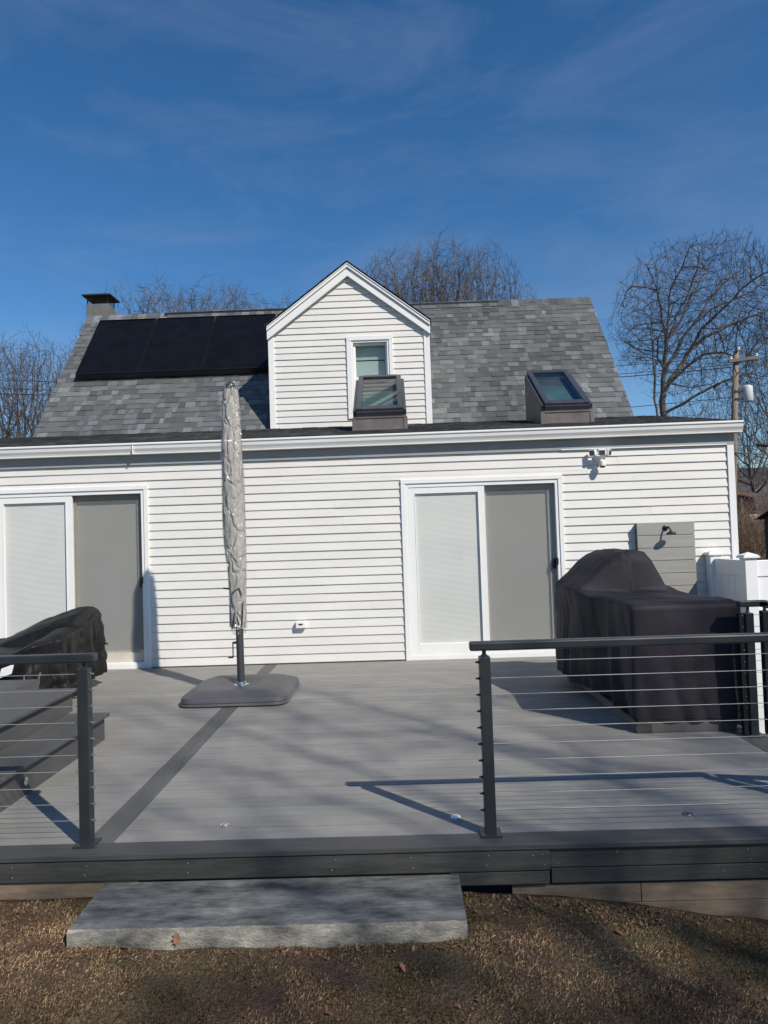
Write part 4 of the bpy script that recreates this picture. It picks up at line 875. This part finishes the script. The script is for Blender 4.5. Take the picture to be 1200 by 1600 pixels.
def colonize(nodes, parent, pts, rs, di=1.5, dk=.34, step=.24, iters=110, upb=.22):
    """space colonisation: branches grow towards free points inside the crown"""
    nodes = list(nodes); parent = list(parent); nk = [0]*len(nodes); alive = list(pts)
    for it in range(iters):
        if not alive: break
        kd = KDTree(len(nodes))
        for i, p in enumerate(nodes): kd.insert(p, i)
        kd.balance(); acc = {}; keep = []
        for p in alive:
            co, ix, ds_ = kd.find(p)
            if ds_ < dk: continue
            keep.append(p)
            if ds_ < di*(2.5 if it < 12 else 1): acc.setdefault(ix, []).append((p-co).normalized())
        alive = keep; grown = 0
        for ix, dl in acc.items():
            if nk[ix] >= 3: continue
            d = sum(dl, Vector((0, 0, 0)))/len(dl)+Vector((rs.gauss(0, .08), rs.gauss(0, .08), rs.gauss(0, .06)+upb))
            if d.length < .1: continue
            nodes.append(nodes[ix]+d.normalized()*step); parent.append(ix); nk.append(0); nk[ix] += 1; grown += 1
        if not grown: break
    return nodes, parent
def tree_from(nodes, parent, rs, fixed=None, r0=.0062, pw=2.35, twig=2, tr=.0045, big=.035, tlen=(.25, .6)):
    n = len(nodes); kids_ = [[] for _ in range(n)]
    for i, p in enumerate(parent):
        if p >= 0: kids_[p].append(i)
    rad = [0.]*n
    order = sorted(range(n), key=lambda i: -i)
    for i in order: rad[i] = r0 if not kids_[i] else sum(rad[k]**pw for k in kids_[i])**(1/pw)
    T, Cc = MB(), MB(); starts = [0]+[]; stack = [(0, None)]
    while stack:
        i, pr = stack.pop(); ch = [i] if pr is None else [pr, i]
        while kids_[ch[-1]]:
            ks = sorted(kids_[ch[-1]], key=lambda k: -rad[k]); nx_ = ks[0]
            for k in ks[1:]: stack.append((k, ch[-1]))
            ch.append(nx_)
        if len(ch) < 2: continue
        rr = [rad[k] for k in ch]
        if pr is not None: rr[0] = min(rr[0], rr[1]*1.25)
        tgt = T if max(rr[:2]) > big else Cc
        tgt.tube([nodes[k] for k in ch], rr, 8 if rr[0] > .08 else (5 if rr[0] > .025 else 3), cap=False)
    for i in range(n):
        if rad[i] > .022 or i < 4: continue
        m_ = twig if not kids_[i] else (1 if rs.random() < .55 else 0)
        d0 = (nodes[i]-nodes[parent[i]]).normalized() if parent[i] >= 0 else Vector((0, 0, 1))
        for _ in range(m_):
            d = (d0+Vector((rs.gauss(0, .30), rs.gauss(0, .30), rs.gauss(.25, .25)))).normalized(); L_ = rs.uniform(*tlen); a = nodes[i]; b_ = a+d*L_*.5
            d2 = (d+Vector((rs.gauss(0, .2), rs.gauss(0, .2), rs.gauss(.12, .15)))).normalized(); c_ = b_+d2*L_*.5
            Cc.tube([a, b_, c_], [tr, tr*.8, tr*.45], 3, cap=False)
            if rs.random() < .5:
                d3 = (d+Vector((rs.gauss(0, .5), rs.gauss(0, .5), rs.gauss(0, .4)))).normalized(); Cc.tube([b_, b_+d3*L_*.4], [tr*.7, tr*.4], 3, cap=False)
    return T, Cc
def proto(seed, rx, rz, cz, fork, n=4600):
    rs = random.Random(seed); nodes = []; par_ = []; z = -.3; x = y = 0
    while z < fork: nodes.append(Vector((x, y, z))); par_.append(len(nodes)-2); z += .5; x += rs.gauss(0, .03); y += rs.gauss(0, .03)
    pts = []
    while len(pts) < n:
        v = Vector((rs.gauss(0, 1), rs.gauss(0, 1), rs.gauss(0, 1))).normalized()*rs.random()**(1/3.6); lump = 1+.12*math.sin(v.x*5+seed)*math.sin(v.y*6+v.z*4+seed)
        p = Vector((v.x*rx*lump, v.y*rx*lump, cz+v.z*rz*lump))
        if v.z < -.75: continue
        pts.append(p)
    nd, pr = colonize(nodes, par_, pts, rs, di=1.9, dk=.27, step=.22)
    T, Cc = tree_from(nd, pr, rs, r0=.0075, tr=.0052, tlen=(.3, .65)); return T.mesh('trunk'), Cc.mesh('crown')
PB = dict(wob=.14, trop=.06, n=(6, 6, 5), t0=(.15, .15, .1), ang=(18, 50), lr=(.65, .6, .55), rr=.6, rmin=.006, tl=1)
protoA = proto(1, 4.2, 4.9, 9.6, 4.2); protoB = proto(2, 3.4, 5.2, 9.4, 3.4); protoC = proto(5, 3.8, 4.4, 9.4, 4.4); protoD = proto(12, 4.4, 5.0, 9.6, 4.2, n=1500)
protoS = tree_meshes(8, 5, .05, PB, 3, stems=9)
# the big maple behind the house at the right: limbs follow its real shape
limbs = {'trunk':[(11.60,-.7),(11.60,3),(11.63,6.34),(11.7,7.32),(11.77,8.18),(11.86,8.99)],
 'a':[(11.86,8.99),(11.88,9.91),(11.74,10.79),(11.61,11.67),(11.64,12.36),(11.54,12.9)],
 'a2':[(11.61,11.67),(11.24,12.2),(10.68,12.58),(10.28,12.71)],'a3':[(11.61,11.55),(11.16,11.86),(10.54,11.94),(10.03,12.19)],
 'b':[(11.88,9.33),(11.93,10.49),(11.95,11.54),(12.27,12.22),(12.42,12.9)],'c':[(11.92,9.56),(12.3,10.48),(12.67,11.1),(12.94,11.9),(13.14,12.6),(13.1,12.9)],
 'd':[(11.96,9.22),(12.52,10.24),(12.96,11.15),(13.52,12.06),(13.9,12.6)],'e':[(11.86,8.29),(12.48,9.43),(13.14,10.21),(13.7,11.06),(14.36,11.79),(15.02,12.3)],
 'e2':[(13.21,10.33),(13.79,10.71),(14.61,11.03),(15.42,11.34),(16.13,11.84)],'f':[(11.75,7.14),(12.31,8.16),(12.8,8.95),(13.63,9.62),(14.56,10.04),(15.49,10.41),(16.24,10.67)],
 'f2':[(12.81,9.13),(13.3,9.86),(13.89,10.42),(14.62,11.2),(15.26,11.64)],'g':[(11.81,7.31),(12.54,8.21),(13.24,8.7),(13.92,8.62),(14.35,8.14)],
 'h':[(11.77,6.45),(12.47,6.72),(13.17,7.15),(13.87,7.47),(14.62,7.67)],'i':[(11.99,7.37),(12.72,7.34),(13.52,7.43)],'s4':[(11.63,8.3),(11.36,8.72),(11.26,8.84)]}
rs = random.Random(77)
def limbs_nodes(limbs_, bx, rs):
    nodes = []; par_ = []
    for nm, pl in limbs_.items():
        dy = 0 if nm in ('trunk', 's') else rs.uniform(-1.7, 1.7); n_ = len(pl); prev = -1
        P_ = [Vector((a-bx, dy*(i/(n_-1))**1.2, z+.7)) for i, (a, z) in enumerate(pl)]
        if nodes:
            prev = min(range(len(nodes)), key=lambda k: ((nodes[k]-P_[0]).length+abs(nodes[k].y)*.0)); P_[0] = nodes[prev].copy()
            off = P_[0].y
            for q in P_[1:]: q.y += off
        else: nodes.append(P_[0]); par_.append(-1); prev = 0
        for i in range(n_-1):
            seg = P_[i+1]-P_[i]; k_ = max(1, int(seg.length/.35))
            for k in range(1, k_+1):
                nodes.append(P_[i]+seg*k/k_+(Vector((rs.gauss(0, .035), rs.gauss(0, .05), rs.gauss(0, .02))) if k < k_ else Vector((0, 0, 0)))); par_.append(prev); prev = len(nodes)-1
    return nodes, par_
nodes, par_ = limbs_nodes(limbs, 11.6, rs); pts = []
while len(pts) < 8500:
    v = Vector((rs.gauss(0, 1), rs.gauss(0, 1), rs.gauss(0, 1))).normalized()*rs.random()**(1/3.3); lump = 1+.10*math.sin(v.x*6+2)*math.sin(v.y*5+v.z*7)
    p = Vector((2.0+v.x*3.95*lump, v.y*3.3, 10.75+v.z*3.75*lump))
    if p.z < 9.3 and p.x < .3: continue
    if p.z < 7.6 and p.x < 1.2: continue
    pts.append(p)
nodes, par_ = colonize(nodes, par_, pts, rs, di=1.6, dk=.205, step=.17)
T, Cc = tree_from(nodes, par_, rs, r0=.0068, pw=2.5, tr=.0055, tlen=(.25, .55))
mt = thing('bare_tree', 'tall bare maple with a wide fan-shaped crown rising behind the right end of the house', 'tree', (11.6, 22, -.7))
obj('trunk', T, m_bark, mt, keep=True, smooth=True); obj('crown', Cc, m_twig, mt, keep=True)
nodes, par_ = limbs_nodes({'s': [(11.30, -.7), (11.28, 3), (11.26, 6.36), (11.22, 7.34), (11.22, 8.78), (11.19, 9.94), (11.26, 10.28), (11.18, 10.6)], 's2': [(11.26, 8.89), (11.52, 9.58), (11.7, 9.75)], 's3': [(11.22, 8.61), (10.75, 9.03), (10.54, 9.44)]}, 11.3, rs)
pts = [Vector((-.15+rs.gauss(0, .5), rs.gauss(0, .5), 9.6+rs.gauss(0, .9))) for _ in range(260)]
nodes, par_ = colonize(nodes, par_, pts, rs, di=1.2, dk=.25, step=.18); T, Cc = tree_from(nodes, par_, rs, r0=.008, tlen=(.2, .4))
mt = thing('bare_tree', 'thin crooked bare sapling just left of the big maple trunk', 'tree', (11.02, 21, -.7))
obj('trunk', T, m_bark, mt, keep=True, smooth=True); obj('crown', Cc, m_twig, mt, keep=True)
Gb = 'bare trees behind the house'
HM = {id(p): hmax(p[1]) for p in (protoA, protoB, protoC, protoD)}
# (prototype, x, y, height above the yard, turn, label)
spec = [(protoB, -13.6, 28, 14.2, .3, 'bare tree top just right of the chimney, behind the ridge'), (protoC, -11.9, 28, 15.6, 1.9, 'bare crown above the left solar panel'), (protoA, -10.2, 29, 15.9, 4.0, 'bare crown rising above the middle solar panel'), (protoB, -8.3, 28, 15.3, 5.2, 'lower bare crown above the right solar panel'), (protoC, -6.4, 29, 14.9, 2.2, 'lowest bare tree top left of the dormer roof'),
 (protoB, -.1, 27, 15.3, 2.4, 'bare tree nearest the dormer peak on its right side'), (protoB, 1.1, 27, 16.6, .8, 'bare tree second from the dormer behind the right ridge'), (protoB, 2.3, 28, 17.3, 3.3, 'tallest bare tree behind the middle of the right ridge'), (protoC, 3.3, 28, 16.9, 4.4, 'bare tree fourth from the dormer behind the right ridge'), (protoB, 4.3, 28, 16.6, 5.0, 'bare tree at the right end of the cluster behind the ridge'),
 (protoB, -15.6, 19, 10.6, 1.0, 'bare tree at the far left edge of the picture beyond the roof'), (protoA, -14.4, 19, 10.5, 2.5, 'bare tree left of the rake of the main roof'), (protoC, -13.2, 19, 10.0, 4.1, 'small bare tree closest to the left rake of the main roof'),
 (protoB, 18.3, 24, 12.2, 2.0, 'bare tree at the right edge of the picture behind the utility pole'), (protoA, 16.0, 30, 9.0, .5, 'distant bare tree low behind the transformer'), (protoC, 18.2, 28, 9.5, 1.2, 'bare tree low over the dark neighbouring house')]
for pr, x, y, h_, rz, lb in spec: place_tree(pr, x, y, -.8, h_/HM[id(pr)], rz, lb, 'tree', Gb)
# trees behind the photographer that throw the branch shadows on deck and lawn
for pr, x, y, h_, rz, lb in [(protoD, 11.2, -16.0, 17.0, .4, 'tall bare yard tree behind the photographer, nearest the deck corner'), (protoD, 15.0, -18.5, 18.5, 2.0, 'tall bare yard tree behind the photographer, farther right'), (protoD, 8.6, -15.8, 12.0, 3.2, 'shorter bare yard tree behind the photographer, farther left')]:
    place_tree(pr, x, y, -.8, h_/HM[id(pr)], rz, lb, 'tree', 'bare yard trees behind the photographer')
# shrubs
for k, (x, y, s_, rz, lb, mc) in enumerate([(-14.9, 17, .95, .2, 'tawny bare shrub thicket at the far left edge above the low roof', m_twig2), (-13.3, 18, .95, 2.1, 'bare reddish brown shrub beside the left rake of the main roof', m_twig2), (-12.4, 17.5, .6, 3.4, 'small bare shrub tight against the left rake', m_twig),
    (12.6, 17, .62, 1.2, 'tangled bare shrub right behind the corner post of the house', m_twig), (13.3, 18.5, .72, 2.6, 'pale tangled bush in the neighbouring yard beside the small white board', m_twig2), (14.2, 17.4, .66, 4.4, 'bare bush left of the dark red shed', m_twig), (15.2, 19, .8, 5.1, 'bare bush rising over the dark red shed', m_twig2)]):
    place_tree(protoS, x, y, -.8, s_*1.25, rz, lb, 'shrub', 'bare shrubs round the yard', mt=mc, mc=mc, name='bare_shrub')
# small evergreen
ev = thing('evergreen_bush', 'small yellow-green evergreen in front of the dark neighbouring house', 'shrub', (15.3, 20, -.8))
part('trunk', MB().tube([(15.3, 20, -.8), (15.3, 20, 2.6)], [.06, .02], 6), m_bark, ev)
e = MB(); rs = random.Random(3)
for k in range(3800):
    h = rs.random()**.8; a = rs.random()*6.28; r_ = (1-h*.75)*.85*math.sqrt(rs.random())*(1+.3*math.sin(a*3+h*9)); c_ = Vector((15.3+r_*math.cos(a), 20+r_*math.sin(a), -.3+3.3*h))
    d = Vector((rs.gauss(0, 1), rs.gauss(0, 1), rs.gauss(.3, 1))).normalized()*.09; w = d.orthogonal().normalized()*.02; q = rs.uniform(.5, 1.5)
    e.poly([c_-w, c_+w, c_+d], (.13*q, .14*q, .035*q))
part('crown', e, m_needle, ev)

# ------------------------------------------------------------------ utility pole and wires
up_ = thing('utility_pole', 'weathered wooden utility pole with crossarm behind the right end of the house', 'utility pole', (11.45, 16, -.8))
part('pole', MB().tube([(11.40, 16, -.9), (11.70, 16, 4.3), (11.93, 16, 7.45)], [.125, .11, .09], 14), m_poleW, up_, smooth=True)
part('crossarm', MB().obox((12.12, 15.86, 7.13), (.53, 0, .055), (0, .045, 0), (0, 0, .055)), m_arm, up_, bevel=.005)
part('brace', MB().tube([(11.85, 15.85, 6.6), (12.25, 15.84, 7.08)], .015, 6), m_galv, up_); part('brace', MB().tube([(11.85, 15.85, 6.6), (11.72, 15.84, 7.0)], .015, 6), m_galv, up_)
for x, z in ((11.68, 7.12), (12.55, 7.20), (11.95, 7.44)): part('insulator', MB().lathe((x, 15.86, z), [(.03, 0), (.05, .03), (.035, .06), (.05, .09), (.02, .12)], 12), m_ins, up_, smooth=40)
tr = part('transformer', MB().lathe((12.20, 15.9, 5.68), [(.155, 0), (.17, .02), (.17, .50), (.16, .52), (.09, .56)], 24), m_trans, up_, smooth=40)
part('bushing', MB().lathe((12.20, 15.88, 6.22), [(.03, 0), (.05, .03), (.03, .07), (.05, .11), (.02, .15)], 12), m_galv, tr, smooth=40)
part('bracket', MB().box(11.78, 12.02, 15.88, 15.94, 6.02, 6.08).box(11.78, 12.02, 15.88, 15.94, 5.75, 5.81), m_galv, tr)
def wire(label, pts, r=.012, sag=.12):
    a, b_ = Vector(pts[0]), Vector(pts[1]); P_ = [a.lerp(b_, t_/24)+Vector((0, 0, -sag*4*(t_/24)*(1-t_/24))) for t_ in range(25)]
    o = obj('overhead_wire', MB().tube(P_, r, 5), m_wire); tag(o, label, 'wire', 'overhead wires')
wire('upper thin wire running left from the crossarm behind the roof', [(11.7, 15.9, 7.25), (-30, 17.5, 9.3)], .011, 1.0)
wire('second thin wire running left from the pole below the crossarm', [(11.9, 16, 7.0), (-30, 17.3, 9.0)], .011, 1.05)
wire('thicker low wire crossing behind the roof left of the chimney', [(11.75, 16, 6.9), (-30, 17.2, 8.75)], .016, 1.05)
wire('lowest thin wire crossing behind the big maple trunk', [(11.7, 16, 5.85), (-20, 24, 6.2)], .012, .3)
wire('top wire running right from the pole top insulator', [(11.95, 15.9, 7.52), (30, 14, 7.6)], .010, .4)
wire('wire running right from the crossarm end', [(12.55, 15.86, 7.3), (30, 14, 7.1)], .010, .4)
wire('thick black service cable with splice running right from the pole', [(11.7, 16, 4.22), (26, 14, 3.6)], .022, .25)
wire('lower black cable running right from the pole', [(11.68, 16, 3.95), (26, 14.5, 3.2)], .016, .25)
wire('cable running down to the right from below the transformer', [(11.72, 15.9, 4.6), (16, 15.5, 6.4)], .014, .1)
o = obj('cable_splice', MB().tube([(12.4, 15.91, 4.17), (12.45, 15.9, 4.17), (13.3, 15.78, 4.11), (13.35, 15.78, 4.11)], [.02, .055, .055, .02], 8), m_wire, smooth=40); tag(o, 'fat black splice case on the thick service cable', 'cable splice')
o = obj('cable_loop', MB().tube([(11.7+.42*math.sin(t_*.28), 15.85, 3.55+.42*math.cos(t_*.28)*.9) for t_ in range(-2, 9)], .022, 6), m_wire, smooth=True); tag(o, 'drooping black cable loop on the utility pole above the corner post', 'cable')

# ------------------------------------------------------------------ neighbouring buildings, seen at the right edge
nb = thing('neighbour_house', 'dark blue-grey house with dark roof and small gable far behind the fence', 'house', (24, 34, -.9))
part('wall', MB().box(19.2, 30, 32.2, 38, -1, 3.5), m_hwall, nb)
r_ = MB(); r_.poly([(18.8, 31.7, 3.35), (30.4, 31.7, 3.35), (30.4, 35, 4.9), (18.8, 35, 4.9)]); r_.poly([(18.8, 38.3, 3.35), (18.8, 35, 4.9), (30.4, 35, 4.9), (30.4, 38.3, 3.35)]); part('roof', r_, m_hroof, nb)
g_ = MB(); g_.poly([(19.9, 31.2, -.9), (22.9, 31.2, -.9), (22.9, 31.2, 3.3), (21.4, 31.2, 4.45), (19.9, 31.2, 3.3)]); g_.box(19.9, 22.9, 31.21, 32.1, -.9, 3.3); part('gable', g_, m_hwall, nb)
gr = MB()
for a, b_ in (((19.6, 3.1), (21.4, 4.55)), ((23.2, 3.1), (21.4, 4.55))): gr.poly([(a[0], 31.0, a[1]), (b_[0], 31.0, b_[1]), (b_[0], 31.0, b_[1]-.18), (a[0], 31.0, a[1]-.18)]); gr.poly([(a[0], 31.0, a[1]), (b_[0], 31.0, b_[1]), (b_[0], 34.8, b_[1]), (a[0], 34.8, a[1])])
part('gable_trim', gr, m_arm, nb)
wn = part('window', MB().box(20.8, 21.9, 31.12, 31.19, 1.9, 3.1), m_arm, nb); part('pane', MB().box(20.9, 21.8, 31.10, 31.115, 2.0, 3.0), m_winglass, wn)
sh1 = thing('lean_to_shed', 'low open shed with brown sloping roof behind the bare shrubs', 'shed', (14, 25, -.8))
r_ = MB(); r_.poly([(13.9, 23.6, 3.15), (17.6, 23.6, 2.55), (17.6, 27, 3.1), (13.9, 27, 3.7)]); r_.poly([(13.9, 23.6, 3.05), (17.6, 23.6, 2.45), (17.6, 23.6, 2.55), (13.9, 23.6, 3.15)]); part('roof', r_, m_brownroof, sh1)
for x in (14.1, 15.6, 17.2): part('post', MB().box(x-.06, x+.06, 23.7, 23.82, -.8, 2.95-.16*(x-14)), m_arm, sh1)
sh2 = thing('red_shed', 'dark red clapboard shed at the right edge beyond the white fence', 'shed', (11.5, 10, -.8))
cw = MB(); z = -.8
while z < 1.62:
    cw.quad((10.55, 8.98, z), (13, 8.98, z), (13, 9.0, z+.12), (10.55, 9.0, z+.12)); cw.quad((10.53, 12, z), (10.53, 8.98, z), (10.55, 9.0, z+.12), (10.55, 12, z+.12)); cw.quad((10.55, 9.0, z), (13, 9.0, z), (13, 8.98, z), (10.55, 8.98, z)); z += .12
part('wall', cw, m_shed, sh2); part('wall_core', MB().box(10.57, 12.98, 9.02, 12, -.8, 1.62), m_shed, sh2)
r_ = MB(); r_.poly([(10.4, 8.8, 1.60), (13.2, 8.8, 1.60), (13.2, 10.6, 2.1), (10.4, 10.6, 2.1)]); r_.poly([(10.4, 12.3, 1.60), (10.4, 10.6, 2.1), (13.2, 10.6, 2.1), (13.2, 12.3, 1.60)]); part('roof', r_, m_hroof, sh2)
bd = thing('yard_board', 'small pale square board on a thin post among the bare shrubs', 'sign board', (13.9, 19.2, -.8))
part('post', MB().tube([(13.95, 19.2, -.9), (13.95, 19.2, 1.6)], .03, 8), m_arm, bd); part('board', MB().box(13.62, 14.05, 19.1, 19.15, 1.5, 1.85), m_trans, bd, bevel=.01)
gf = thing('garden_fence', 'low grey picket fence across the neighbouring yard behind the shrubs', 'fence', (14, 24, -.8))
part('rail', MB().box(11, 22, 21.5, 21.55, .75, .83).box(11, 22, 21.5, 21.55, -.4, -.32), m_arm, gf)
pk = MB()
for k in range(80): pk.box(11+.14*k, 11.09+.14*k, 21.46, 21.49, -.7, 1.0)
o = part('pickets', pk, m_arm, gf); o['kind'] = 'stuff'
